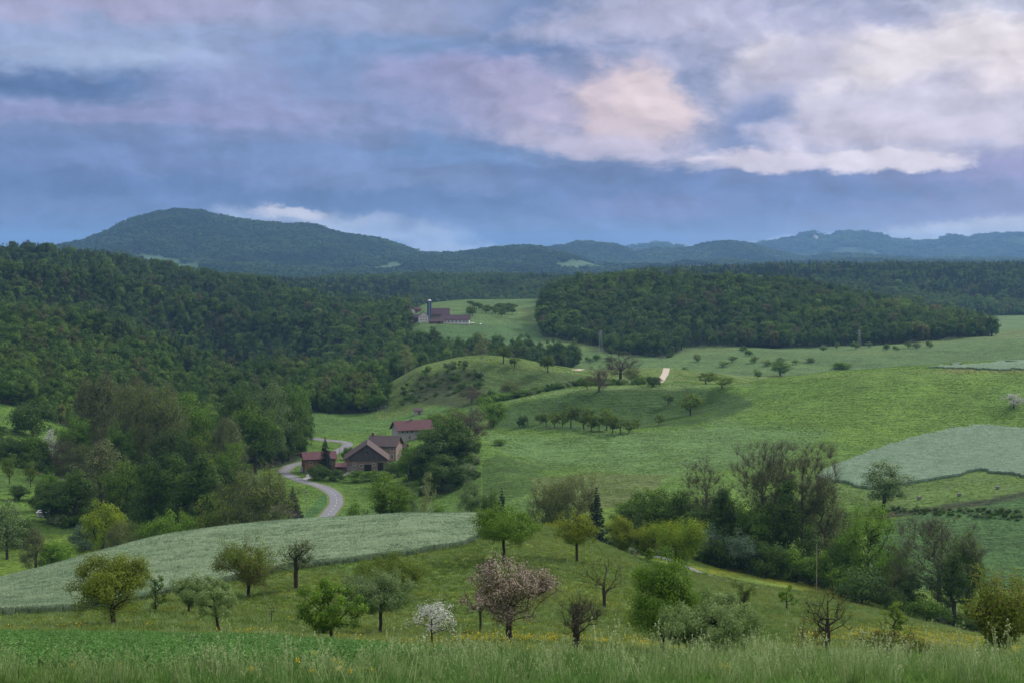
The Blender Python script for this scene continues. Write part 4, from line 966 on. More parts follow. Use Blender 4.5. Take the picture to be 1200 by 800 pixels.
# far left corner and the dark grove on the left
for a in [
 ('grey', 8, 654, 66, 44, 'light grey green tree cut by the left edge above the near rye', 430),
 ('brown2', 42, 664, 44, 34, 'greyish brown budding bush left of the small fresh green bush', 400),
 ('bushfresh', 68, 665, 36, 42, 'small fresh green bush at the left foot of the near rise', 400),
 ('yellow', 121, 646, 60, 56, 'bright yellow green tree, the most yellow of the valley', 420),
 ('brown', 143, 650, 44, 36, 'small brownish bush at the foot of the yellow green tree', 415),
 ('bushblue', 100, 642, 30, 34, 'blue grey bush left of the yellow green tree trunk', 445),
 ('bushfresh', 192, 638, 44, 48, 'fresh green bush in front of the dark grove on the left', 415),
 ('bushfresh', 216, 634, 38, 34, 'smaller green bush right of the fresh one before the dark grove', 425),
 ('bush', 167, 642, 32, 34, 'low olive bush between the yellow green tree and the fresh bush', 425),
 ('olive', 250, 622, 48, 42, 'pale olive rounded tree left of the large brown one', 420),
 ('brown', 296, 619, 80, 84, 'large round olive brown tree by the white house', 420),
 ('dark', 62, 622, 62, 44, 'dark green tree below the grazing meadow on the left', 490),
 ('dark2', 88, 625, 84, 46, 'dark green tree leftmost in the dark grove', 485),
 ('brown2', 118, 620, 104, 60, 'tall grey green budding tree on the left of the dark grove', 500),
 ('green', 148, 622, 92, 50, 'mid green broad tree inside the dark grove', 490),
 ('dark', 176, 626, 102, 52, 'tall dark tree with layered boughs in the middle of the grove', 470),
 ('dark2', 208, 626, 104, 50, 'second tall dark tree right of the layered one', 468),
 ('ivy', 236, 624, 98, 44, 'narrow dark ivy covered tree near the large brown one', 465),
 ('dark', 262, 610, 74, 40, 'dark tree half hidden behind the large brown tree', 500),
 ('yellow', 244, 575, 40, 36, 'small yellow tinged crown peeping above the dark grove', 560),
 ('fresh', 272, 578, 62, 46, 'bright green round crown above the large brown tree', 560),
 ('green2', 318, 596, 42, 38, 'green tree behind the white house beside the road', 520),
 ('bushdark', 28, 640, 34, 40, 'dark bush above the grey green left edge tree', 450),
 ('bushdark', 50, 596, 30, 30, 'dark bush beside the pale hut on the left', 510),
 ('yew', 343, 610, 42, 26, 'small dark conifer between the white house and the road', 490),
 ('bushfresh', 328, 618, 22, 34, 'fresh green bush at the foot of the dark little conifer', 440),
 ('small', 11, 558, 22, 14, 'small green fruit tree leftmost on the grazing meadow', 560),
 ('small', 36, 560, 20, 12, 'small green fruit tree right of the leftmost one on the grazing meadow', 560),
 ('bush', 56, 585, 34, 26, 'green bush on the grazing meadow below the cows', 535),
 ('dark', 22, 592, 26, 22, 'dark small tree low on the grazing meadow', 530),
 ('bushdark', 38, 503, 34, 52, 'round dark green tree alone between the two left meadows', 690),
 ('bushdark', 10, 535, 24, 46, 'dark hedge bush below the upper left meadow at the edge', 620),
 ('bush', 38, 532, 22, 40, 'green hedge bush below the upper left meadow', 622),
 ('blossom', 60, 520, 18, 16, 'small white blossom tree on the hedge of the left meadow', 640),
 ('green', 90, 528, 48, 40, 'mid green tree in the hedge right of the white blossom', 620),
 ('purple', 74, 548, 36, 30, 'coppery brown small tree beside the grazing meadow', 600),
 ('brown', 92, 556, 40, 34, 'second coppery budding tree beside the grazing meadow', 585),
 ('brown2', 105, 520, 76, 42, 'tall grey twiggy tree at the left of the brown budding row', 640),
 ('brown2', 124, 526, 88, 46, 'tall grey green budding tree second in the brown row', 640),
 ('brown', 152, 532, 94, 56, 'broad brown budding tree in the middle of the brown row', 625),
 ('brown', 182, 538, 96, 62, 'broad brown budding tree, last and lowest of the brown row', 615),
 ('green2', 140, 548, 56, 40, 'green tree filling the foot of the brown row', 600),
 ('dark', 200, 560, 62, 48, 'dark green tree at the foot of the broad brown tree', 600),
 ('fresh', 226, 532, 76, 44, 'bright green tree breaking out of the brown row', 650),
 ('olive', 243, 560, 58, 44, 'olive green tree below the bright green one', 610),
 ('brown2', 268, 556, 66, 40, 'twiggy grey tree beside the bright green round crown', 610),
 ('green', 300, 545, 80, 50, 'dense green tree at the foot of the round grove', 640),
 ('grey', 318, 540, 90, 46, 'lighter green tree inside the round grove', 655),
 ('green2', 338, 532, 88, 40, 'green tree at the right edge of the round grove above the road', 690),
 ('green', 348, 515, 72, 30, 'last green tree at the right edge of the round grove', 730),
 ('dark', 280, 530, 84, 46, 'dark tree at the left of the round grove', 650),
]:
    vt(a[0], a[1], a[2], a[3], a[4], a[5], Y=a[6], group=GV)
# around the farm and behind the crest
GF = 'trees and bushes around the farmstead'
for a in [
 ('spruce', 381, 556, 46, 20, 'dark spruce tree in front of the red roofed barn', 632),
 ('bushdark', 374, 562, 18, 26, 'dark clipped bush at the foot of the spruce', 618),
 ('bushdark', 392, 563, 14, 26, 'low dark bush right of the spruce foot', 616),
 ('bush', 418, 565, 15, 30, 'green bush in front of the open shed', 612),
 ('bush', 441, 566, 16, 32, 'rounded green bush below the big dark barn doors', 612),
 ('bushdark', 466, 562, 22, 32, 'dark bush right of the big dark barn', 622),
 ('bushdark', 407, 537, 14, 14, 'small dark bush behind the big barn beside the road', 700),
 ('green', 481, 572, 54, 36, 'dark green tree left side of the grove beside the farm', 600),
 ('dark', 507, 578, 76, 50, 'dark broad tree in the grove beside the farm', 590),
 ('green2', 527, 572, 92, 46, 'tall green tree in the middle of the grove beside the farm', 600),
 ('dark2', 519, 592, 64, 48, 'dark tree low in the grove beside the farm', 560),
 ('purple', 550, 572, 88, 42, 'purplish brown budding tree at the right of the grove beside the farm', 620),
 ('dark', 540, 578, 64, 40, 'dark tree between the tall green and the purplish one', 600),
 ('olive', 530, 520, 44, 40, 'olive green crown above the rear of the grove', 720),
 ('green', 508, 508, 26, 24, 'green tree behind the rear red roofed house', 770),
 ('green', 500, 534, 34, 28, 'small green tree at the corner of the rear red roofed house', 712),
 ('fresh', 576, 502, 40, 36, 'round fresh green tree alone at the foot of the bowl', 730),
 ('purple', 553, 478, 24, 26, 'copper tree behind the round fresh green one', 850),
 ('bush', 610, 470, 16, 30, 'green bush at the left end of the ridge hedge', 840),
 ('bushfresh', 590, 474, 16, 26, 'fresh green bush above the round fresh tree', 840),
 ('brown', 598, 462, 18, 24, 'brownish bush on the ridge hedge', 870),
 ('fresh', 459, 612, 58, 54, 'fresh green feathery tree on the crest of the rye before the farm', 352),
 ('dark', 449, 612, 30, 16, 'narrow dark shrub at the foot of the feathery fresh tree', 350),
 ('birch', 501, 608, 60, 16, 'slender pale stemmed birch right of the feathery fresh tree', 395),
 ('grey', 484, 606, 30, 22, 'small grey green tree between the feathery tree and the birch', 420),
 ('bush', 420, 606, 22, 36, 'grey green bush on the crest beside the road', 400),
 ('bush', 515, 606, 22, 26, 'low green bush right of the birch', 420),
 ('grey', 552, 598, 36, 30, 'pale green small tree on the lower slope left of the small conifers', 460),
 ('green2', 574, 604, 34, 24, 'green small tree beside the blue grey conifer', 440),
 ('bluecon', 588, 602, 34, 22, 'blue grey small conifer above the end of the near rye', 430),
 ('bush', 578, 498, 13, 14, 'dark little bush beside the bowl orchard', 720),
 ('bushdark', 612, 498, 12, 13, 'dark little bush at the left end of the bowl orchard', 715),
 ('green', 585, 528, 14, 16, 'lonely little green shrub on the mown slope', 640),
 ('brown', 640, 618, 58, 48, 'brownish grey tree left of the pale willow', 410),
 ('dark', 652, 612, 50, 30, 'dark tree between the brownish one and the pale willow', 420),
 ('willow', 676, 620, 72, 48, 'pale grey green rounded willow above the crest tree', 405),
 ('yew', 699, 620, 52, 28, 'dark green conifer right of the pale willow', 400),
]:
    vt(a[0], a[1], a[2], a[3], a[4], a[5], Y=a[6], group=GF)
# trees along the stream on the right
GS = 'trees and bushes along the stream'
for a in [
 ('dark', 736, 648, 62, 40, 'dark rounded tree at the left end of the stream wood', 392),
 ('green', 758, 652, 86, 58, 'broad dark green tree second in the stream wood', 400),
 ('dark2', 790, 655, 90, 50, 'tall dark tree third in the stream wood', 398),
 ('bare2', 828, 655, 118, 56, 'tall bare tree with upright limbs, left one above the stream wood', 402),
 ('dark', 822, 662, 74, 48, 'dark tree at the foot of the left bare tree', 384),
 ('ivy', 846, 664, 96, 36, 'dark ivy covered tree left of the big bare pair', 388),
 ('bare', 893, 664, 152, 58, 'tall bare tree with fine twigs, left of the big bare pair', 392),
 ('bare', 940, 668, 154, 74, 'tall spreading bare tree with a yellowish haze of buds, right of the big bare pair', 390),
 ('green2', 884, 668, 84, 46, 'mid green tree at the foot of the big bare pair', 382),
 ('ivy', 925, 672, 116, 34, 'dark ivy covered column between the big bare pair', 382),
 ('dark2', 905, 670, 90, 36, 'dark narrow tree left of the ivy covered column', 384),
 ('brown2', 968, 676, 116, 46, 'dull olive tree right of the ivy column', 388),
 ('dark', 948, 678, 64, 44, 'dark low tree before the dull olive one', 376),
 ('bushblue', 872, 668, 48, 40, 'blue grey shrub at the edge of the grass strip', 368),
 ('bushblue', 830, 660, 46, 36, 'blue green shrub left of the blue grey one', 374),
 ('bushdark', 898, 674, 40, 46, 'dark green bush before the ivy column', 366),
 ('bush', 934, 682, 46, 54, 'green bush behind the pale pole', 366),
 ('bushfresh', 966, 686, 44, 34, 'lighter green bush right of the pale pole', 366),
 ('fresh', 1017, 705, 122, 54, 'fresh green tree with a pointed top above the stream bushes', 362),
 ('green2', 990, 700, 84, 44, 'mid green tree left of the fresh pointed one', 370),
 ('bushdark', 1010, 712, 46, 60, 'broad dark bush beside the lane, under the fresh pointed tree', 340),
 ('brown', 1042, 706, 50, 44, 'brownish twiggy bush right of the fresh pointed tree', 360),
 ('grey', 1036, 592, 52, 52, 'rounded grey green tree alone below the blue green rye', 497),
 ('bigbud', 1100, 738, 138, 86, 'large brown grey budding tree with a pale trunk on the right', 352),
 ('green2', 1132, 738, 122, 44, 'green ivy draped tree right of the large brown grey one', 350),
 ('ivy', 1118, 742, 100, 30, 'dark ivy covered stem inside the right hand trees', 340),
 ('bush', 1086, 742, 46, 50, 'rounded green bush at the foot of the large brown grey tree', 322),
 ('dark', 1068, 730, 64, 38, 'dark tree left of the large brown grey one', 350),
 ('bushdark', 1150, 748, 30, 40, 'dark low bush behind the right edge cherry', 315),
 ('bushdark', 1050, 722, 30, 30, 'small dark bush beside the lane left of the rounded green bush', 335),
 ('green', 742, 640, 60, 46, 'mid green tree of the rear rank at the left end of the stream wood', 425),
 ('dark2', 772, 642, 76, 50, 'dark tree of the rear rank behind the broad dark green tree', 425),
 ('green2', 808, 646, 74, 50, 'green tree of the rear rank behind the left bare tree', 425),
 ('dark', 838, 650, 72, 50, 'dark tree of the rear rank left of the big bare pair', 425),
 ('green', 866, 652, 76, 54, 'green tree of the rear rank behind the left one of the big bare pair', 425),
 ('dark2', 902, 655, 84, 54, 'dark tree of the rear rank between the big bare pair', 425),
 ('green', 945, 660, 84, 56, 'green tree of the rear rank behind the right one of the big bare pair', 420),
 ('dark', 982, 666, 78, 50, 'dark tree of the rear rank left of the fresh pointed tree', 415),
 ('green2', 1048, 690, 62, 44, 'green tree of the rear rank right of the fresh pointed tree', 385),
 ('bush', 990, 702, 40, 50, 'green bush under the mid green tree beside the grass strip', 352),
 ('bushdark', 850, 664, 34, 46, 'low dark bush between the two blue shrubs', 370),
 ('bushdark', 790, 656, 36, 50, 'dark bush under the tall dark third tree', 380),
]:
    vt(a[0], a[1], a[2], a[3], a[4], a[5], Y=a[6], group=GS)
# ridge and bowl
GR = 'trees standing on the middle ridges'
for a in [
 ('spreadbare', 727, 447, 36, 42, 'broad bare brownish tree, largest on the middle ridge'),
 ('purple', 702, 459, 30, 26, 'copper coloured bush left of the broad bare ridge tree'),
 ('brown', 742, 449, 20, 18, 'small brown bush right of the broad bare ridge tree'),
 ('small', 688, 456, 14, 14, 'small olive bush left of the copper ridge bush'),
 ('bushdark', 766, 452, 12, 18, 'low dark bush by the gravel path'),
 ('green', 914, 440, 20, 24, 'round olive green tree on the skyline of the big hill'),
 ('fresh', 888, 443, 11, 10, 'tiny fresh green tree left of the round hilltop tree'),
 ('small', 827, 450, 14, 24, 'olive fruit tree left of a pair on the hill edge'),
 ('small', 846, 454, 13, 22, 'olive fruit tree right of a pair on the hill edge'),
 ('small', 809, 486, 26, 27, 'dark olive bushy tree at the right end of the bowl'),
 ('smalldark', 783, 474, 13, 12, 'small dark tree above the bowl end'),
 ('smalldark', 590, 426, 22, 16, 'dark green tree on top of the knoll'),
 ('smalldark', 603, 430, 12, 12, 'small bush just right of the knoll top tree'),
 ('smalldark', 642, 437, 22, 18, 'dark green tree on the right shoulder of the knoll'),
 ('birch', 565, 426, 36, 16, 'thin tall light tree left of the knoll top tree'),
 ('birch', 475, 446, 44, 18, 'thin tall olive tree at the left foot of the knoll'),
 ('blossom', 1188, 478, 18, 25, 'small pale blossom tree on the big hill near the right edge'),
 ('bushfresh', 988, 432, 9, 24, 'low round olive bush on the hill skyline'),
 ('small', 772, 498, 13, 12, 'small olive tree between the orchard row and the bowl end'),
]:
    vt(a[0], a[1], a[2], a[3], a[4], a[5], group=GR, ymin=600)
orow = [(640, 500, 17, 13), (650, 501, 19, 12), (659, 501, 18, 13), (669, 502, 28, 20), (684, 503, 26, 22), (693, 505, 19, 14), (702, 506, 20, 16), (711, 504, 26, 22), (718, 508, 22, 15), (727, 509, 21, 20), (737, 507, 14, 14), (747, 502, 12, 12), (633, 497, 13, 11)]
for i, (px, py, hp, w_) in enumerate(orow):
    vt('small' if i % 3 else 'smalldark', px, py, hp, w_, 'small fruit tree in the orchard row across the bowl below the ridge', group='fruit trees in a row in the bowl', ymin=640)
# small trees and bushes of the far pasture
far_b = [(690, 1260), (700, 1262), (712, 1258), (868, 1330), (875, 1290), (886, 1235), (900, 1215), (916, 1230), (932, 1225), (948, 1230), (965, 1355), (982, 1358), (1000, 1352), (1018, 1350), (1036, 1296), (1050, 1290), (1062, 1300), (1075, 1298), (1088, 1302), (858, 1250), (846, 1230), (820, 1270), (1130, 1460), (806, 1200)]
for px, Y in far_b:
    vt(rr.choice(['grey', 'small', 'bush', 'olive']), px + rr.uniform(-3, 3), None, rr.uniform(5, 10), rr.uniform(6, 13), 'small dark tree or bush dotted over the far pasture', Y=Y, group='bushes dotted over the far pasture')
for i in range(34):
    px = rr.uniform(549, 606); Y = rr.uniform(1535, 1660)
    if 575 < px < 579 or 590 < px < 593: continue
    vt('smalldark', px, None, rr.uniform(6, 9), rr.uniform(7, 10), 'fruit tree in the dark orchard right of the distant farm', Y=Y, group='orchard by the distant farm')

# ------------------------------------------------------------------ woods
TPL = bpy.data.collections.new('templates')          # never linked: only a source for instances
def wt(h, w, seed, n_cl, per, ls, rc, shape='egg', lump=0.6, mat='wood', wood_=BARK, twig=0):
    r = tree('wood_tree', h, w, trunk=0.1, shape=shape, leaf=mat, n_cl=n_cl, per=per, ls=ls, rc=rc, seed=seed, lump=lump, seg=2.0, link=False, wood=wood_, hollow=0.75, twig=twig, tip=0.03, nout=1.5, nrand=0.2)
    return r
def joined(r, name):
    """one mesh with trunk and crown for instances too small to show parts"""
    Vs, Fs, ti, mi, mats = [], [], [], [], []
    b = 0
    for ch in r.children:
        me = ch.data; n = len(me.vertices); v = np.empty(n * 3, np.float32); me.vertices.foreach_get('co', v)
        f = np.empty(len(me.loops), np.int32); me.loops.foreach_get('vertex_index', f); f = f.reshape(-1, 4)
        t = np.full(n, 0.5, np.float32)
        if 'tint' in me.attributes: me.attributes['tint'].data.foreach_get('value', t)
        Vs.append(v.reshape(-1, 3)); Fs.append(f + b); ti.append(t); mi.append(np.full(len(f), len(mats))); mats.append(me.materials[0]); b += n
    o = mesh_np(name, np.concatenate(Vs), np.concatenate(Fs), 4, link=False, mats=mats, matidx=np.concatenate(mi), attrs={'tint': ('FLOAT', np.concatenate(ti))})
    return o
near_w = [wt(16.5, 11.5, 200 + i, 74, 44, 0.78, 1.5, ['round', 'round', 'egg', 'pear'][i]) for i in range(4)]
near_con = [conifer('conifer', 18, 8, mat='conifer', seed=210 + i, link=False, n=22, ls=0.9, dens=1.6) for i in range(2)]
mid_w = [wt(16.5, 11.5, 220 + i, 56, 24, 1.05, 1.5, ['egg', 'round', 'pear'][i % 3]) for i in range(4)]
mid_con = [conifer('conifer', 18, 8, mat='conifer', seed=230 + i, link=False, n=13, ls=1.5, dens=1.3) for i in range(2)]
far_w = [wt(18, 15, 240 + i, 22, 12, 3.0, 2.4, 'round', mat='farwood') for i in range(3)]
def tplset(lst, nm):
    c = bpy.data.collections.new(nm)
    for k, r in enumerate(lst): c.objects.link(joined(r, '%s_%02d' % (nm, k)))
    return c
COL_NEAR = tplset(near_w + near_con, 'wood_near'); COL_MID = tplset(mid_w + mid_con, 'wood_mid'); COL_FAR = tplset(far_w, 'wood_far')

def scatter(name, P, rot, scl, idx, col, label, kind='stuff', mat=None):
    """one object that instances the templates of a collection on its points"""
    me = bpy.data.meshes.new(name); n = len(P)
    me.vertices.add(n); me.vertices.foreach_set('co', np.ascontiguousarray(P, np.float32).ravel())
    for k, typ, arr, fld in (('rot', 'FLOAT_VECTOR', rot, 'vector'), ('scl', 'FLOAT_VECTOR', scl, 'vector')):
        a = me.attributes.new(k, typ, 'POINT'); a.data.foreach_set(fld, np.ascontiguousarray(arr, np.float32).ravel())
    a = me.attributes.new('idx', 'INT', 'POINT'); a.data.foreach_set('value', np.ascontiguousarray(idx, np.int32))
    o = bpy.data.objects.new(name, me); C.objects.link(o)
    g = bpy.data.node_groups.new(name + '_scatter', 'GeometryNodeTree')
    g.interface.new_socket('Geometry', in_out='INPUT', socket_type='NodeSocketGeometry')
    g.interface.new_socket('Geometry', in_out='OUTPUT', socket_type='NodeSocketGeometry')
    gi = g.nodes.new('NodeGroupInput'); go = g.nodes.new('NodeGroupOutput')
    ci = g.nodes.new('GeometryNodeCollectionInfo'); ci.inputs[0].default_value = col
    ci.inputs['Separate Children'].default_value = True; ci.inputs['Reset Children'].default_value = True
    ip = g.nodes.new('GeometryNodeInstanceOnPoints'); ip.inputs['Pick Instance'].default_value = True
    def at(nm, ty):
        n_ = g.nodes.new('GeometryNodeInputNamedAttribute'); n_.data_type = ty; n_.inputs[0].default_value = nm
        return n_.outputs[0]
    g.links.new(gi.outputs[0], ip.inputs['Points']); g.links.new(ci.outputs[0], ip.inputs['Instance'])
    g.links.new(at('idx', 'INT'), ip.inputs['Instance Index'])
    e2r = g.nodes.new('FunctionNodeEulerToRotation'); g.links.new(at('rot', 'FLOAT_VECTOR'), e2r.inputs[0])
    g.links.new(e2r.outputs[0], ip.inputs['Rotation']); g.links.new(at('scl', 'FLOAT_VECTOR'), ip.inputs['Scale'])
    g.links.new(ip.outputs[0], go.inputs[0])
    m = o.modifiers.new('scatter', 'NODES'); m.node_group = g
    return tag(o, label, kind=kind)

WR = np.random.RandomState(99)
def wood_points(y0, y1, spacing, u0=-260, u1=1460):
    """jittered grid of standing places in world metres between two distances"""
    xs = np.arange((u0 - 600) / F * y1, (u1 - 600) / F * y1, spacing); ys = np.arange(y0, y1, spacing * 0.92)
    X, Y = np.meshgrid(xs, ys); X = X + (np.arange(len(ys)) % 2)[:, None] * spacing / 2
    X = X + WR.uniform(-0.36, 0.36, X.shape) * spacing; Y = Y + WR.uniform(-0.36, 0.36, Y.shape) * spacing
    X, Y = X.ravel(), Y.ravel(); u = 600 + X / Y * F
    k = (u > u0) & (u < u1) & (Y > y0) & (Y < y1)
    return X[k], Y[k], u[k]
def skyline_at(u, Y):
    i = np.clip(np.searchsorted(U, u), 0, NU - 1); j = np.clip(np.searchsorted(YS, Y) - 2, 0, NS - 1)
    return cum[i, j]
def keep_seen(X, Y, u, top, margin):
    z = ground(X, Y); pt = PY0 - (z + top) / Y * F
    return pt < skyline_at(u, Y) + margin, z
def con_prob(X, Y, u):
    p = np.clip(fbm(X, Y, 190, 3, 51) * 4.5 - 0.35, 0, 0.8)
    p = np.where(Y < 920, p * 0.12, p)
    p = np.where((Y > 2250) & (Y < 3000) & (u < 480), 0.75, p)
    p = np.where((Y > 2900) & (u > 700), np.clip(p + 0.45, 0, 0.9), p)
    p = np.where(inside(W2, u, Y), p * 0.15, p)
    return p
def wood_layer(y0, y1, spacing, col, nb, nc, name, label, hmean=1.0, want_ind=False, wfac=1.0):
    X, Y, u = wood_points(y0, y1, spacing)
    k = in_wood(u, Y); X, Y, u = X[k], Y[k], u[k]
    vis, z = keep_seen(X, Y, u, 22 * hmean, 14 if y1 < 2300 else 3)
    X, Y, u, z = X[vis], Y[vis], u[vis], z[vis]
    n = len(X)
    con = WR.rand(n) < con_prob(X, Y, u)
    idx = np.where(con, nb + WR.randint(0, max(nc, 1), n) if nc else 0, WR.randint(0, nb, n))
    s = hmean * (0.62 + 0.62 * WR.rand(n)) * (1 + 0.9 * fbm(X, Y, 60, 3, 52))
    s = np.where(Y < 900, s * 0.9, s)
    sc = np.stack([s * wfac * (0.85 + 0.3 * WR.rand(n)), s * wfac * (0.85 + 0.3 * WR.rand(n)), s], 1)
    rot = np.stack([WR.normal(0, 0.04, n), WR.normal(0, 0.04, n), WR.rand(n) * 6.28], 1)
    P = np.stack([X, Y, z - 0.4], 1)
    return P, rot, sc, idx, con, u
P, rot, sc, idx, con, u = wood_layer(640, 1300, 9.8, COL_NEAR, 4, 2, 'near', '', hmean=1.06)
# the ones that show largest and are really seen become trees of their own
vis_top = PY0 - (P[:, 2] + 15 * sc[:, 2]) / P[:, 1] * F
seen = (vis_top < skyline_at(u, P[:, 1]) - 2) & (u > -15) & (u < 1215)
size = np.where(seen, sc[:, 2] * 17 / P[:, 1], 0)
order = np.argsort(-size)
NIND = 150
pick = order[:NIND]; rest = np.setdiff1d(np.arange(len(P)), pick)
near_all = near_w + near_con
for i in pick:
    c_ = bool(con[i])
    if u[i] < 100 : lab, grp = ('dark conifer', 'conifers') if c_ else ('leafy tree', 'trees'), 'above the upper left meadow'
    elif u[i] < 362 and P[i, 1] < 885: lab, grp = ('dark conifer', 'conifers') if c_ else ('leafy tree', 'trees'), 'in the round grove above the road'
    else: lab, grp = ('dark conifer', 'conifers') if c_ else ('leafy tree', 'trees'), 'at the lower edge of the big hillside wood'
    o = dup(near_all[idx[i]], tuple(P[i]), rot[i, 2], tuple(sc[i]), '%s crowded in the wood %s' % (lab[0], grp), 'tree', 'wood %s %s' % (lab[1], grp), rot=tuple(rot[i]))
    o.name = 'conifer' if c_ else 'broadleaf_tree'
scatter('forest', P[rest], rot[rest], sc[rest], idx[rest], COL_NEAR, 'dense mixed forest on the lower left hillside')
P, rot, sc, idx, con, u = wood_layer(1300, 2250, 10.6, COL_MID, 4, 2, 'mid', '', hmean=1.12)
kc = inside(W2, u, P[:, 1])
scatter('forest', P[kc], rot[kc], sc[kc] * np.array([1.05, 1.05, 1.06]), idx[kc], COL_MID, 'dense beech forest on the long hill in the centre')
scatter('forest', P[~kc], rot[~kc], sc[~kc], idx[~kc], COL_MID, 'mixed forest on the upper left hillside')
P, rot, sc, idx, con, u = wood_layer(2250, 3700, 10.5, COL_MID, 4, 2, 'back', '', wfac=1.2)
scatter('forest', P, rot, sc, idx, COL_MID, 'distant dark forest below the mountains')
# mountain woods: larger clumps of trees the further they stand
X, Y, u = wood_points(4600, 10500, 27)
z = ground(X, Y)
ii = np.clip(np.searchsorted(U, u), 0, NU - 1); jj = np.clip(np.searchsorted(YS, Y), 0, NS - 1)
k = ~(pastm | openp | cl)[ii, jj] & (PY0 - (z + 25) / Y * F < skyline_at(u, Y) + 1) & (u > -80) & (u < 1280)
X, Y, u, z = X[k], Y[k], u[k], z[k]; n = len(X)
s = (1.1 + 0.6 * WR.rand(n)) * np.clip(Y / 7000, 0.9, 1.25)
scatter('mountain_forest', np.stack([X, Y, z - 1], 1), np.stack([np.zeros(n), np.zeros(n), WR.rand(n) * 6.28], 1), np.stack([s * 1.5, s * 1.5, s], 1), WR.randint(0, 3, n), COL_FAR, 'unbroken forest cover of the blue mountains')
X, Y, u = wood_points(11500, 15500, 62)
z = ground(X, Y); ii = np.clip(np.searchsorted(U, u), 0, NU - 1); jj = np.clip(np.searchsorted(YS, Y), 0, NS - 1)
k = ~cl[ii, jj] & (PY0 - (z + 45) / Y * F < skyline_at(u, Y) + 1) & (u > -60) & (u < 1260) & (fbm(X, Y, 500, 3, 56) > -0.12)
X, Y, u, z = X[k], Y[k], u[k], z[k]; n = len(X); s = 1.3 + 0.9 * WR.rand(n)
scatter('mountain_forest', np.stack([X, Y, z - 6], 1), np.stack([np.zeros(n), np.zeros(n), WR.rand(n) * 6.28], 1), np.stack([s * 3.2, s * 3.2, s * 1.5], 1), WR.randint(0, 3, n), COL_FAR, 'wooded slopes of the farthest rocky ridge')
# scrub on the steep face of the knoll and along the ridge hedges
def band(pts, y0, y1, n, smin, smax, seedk):
    r = np.random.RandomState(seedk); us, yy = [], []
    while len(us) < n:
        a = r.uniform(min(p[0] for p in pts), max(p[0] for p in pts)); b = r.uniform(y0, y1)
        if inside(pts, np.array([a]), np.array([b]))[0]: us.append(a); yy.append(b)
    return np.array(us), np.array(yy)
COL_BUSH = bpy.data.collections.new('bush_small')
for k_, (lf_, sd_) in enumerate((('green', 301), ('dark', 302), ('grey', 303), ('green', 304))):
    COL_BUSH.objects.link(joined(tree('bush', 3, 3.6, trunk=0.02, shape='round', leaf=lf_, n_cl=24, per=26, ls=0.42, rc=0.6, seed=sd_, link=False, seg=1.0), 'bush_small_%02d' % k_))
def scrub(poly, n, smin, smax, seedk, label, name='undergrowth'):
    r = np.random.RandomState(seedk)
    us, yy = band(poly, min(p[1] for p in poly), max(p[1] for p in poly), n, 0, 0, seedk)
    X = (us - 600) / F * yy; z = ground(X, yy); s = r.uniform(smin, smax, n)
    scatter(name, np.stack([X, yy, z - 0.2], 1), np.stack([np.zeros(n), np.zeros(n), r.rand(n) * 6.28], 1), np.stack([s, s, s * r.uniform(0.7, 1.1, n)], 1), r.randint(0, 4, n), COL_BUSH, label)
scrub([(470, 890), (560, 880), (570, 925), (540, 950), (500, 945), (470, 930)], 100, 0.4, 1.4, 1, 'dark scrub on the steep face of the knoll')
scrub([(560, 830), (640, 830), (760, 818), (775, 850), (700, 880), (560, 890)], 170, 0.5, 1.8, 2, 'bushes and brambles along the hollow behind the ridge')
scrub([(-40, 600), (90, 600), (100, 660), (-40, 690)], 120, 0.7, 1.8, 3, 'hedge undergrowth between the two left meadows')
scrub([(60, 480), (330, 470), (330, 560), (240, 640), (90, 600), (60, 560)], 330, 0.9, 2.2, 4, 'undergrowth beneath the dark grove')
scrub([(725, 372), (840, 372), (960, 366), (1060, 350), (1160, 330), (1160, 380), (980, 400), (840, 420), (725, 420)], 380, 0.6, 1.5, 5, 'undergrowth along the stream')
scrub([(478, 560), (560, 560), (560, 640), (478, 640)], 130, 0.8, 1.8, 6, 'undergrowth below the trees beside the farm')
scrub([(405, 400), (600, 400), (720, 390), (720, 440), (560, 480), (405, 440)], 90, 0.4, 1.2, 7, 'low bushes behind the crest of the near rise')
scrub([(712, 1300), (790, 1290), (800, 1420), (712, 1420)], 60, 1.2, 2.2, 8, 'bushes at the foot of the beech hill')
scrub([(1035, 492), (1120, 480), (1200, 470), (1200, 478), (1120, 489), (1035, 500)], 120, 0.25, 0.6, 9, 'brambles on the bare bank of the right slope')
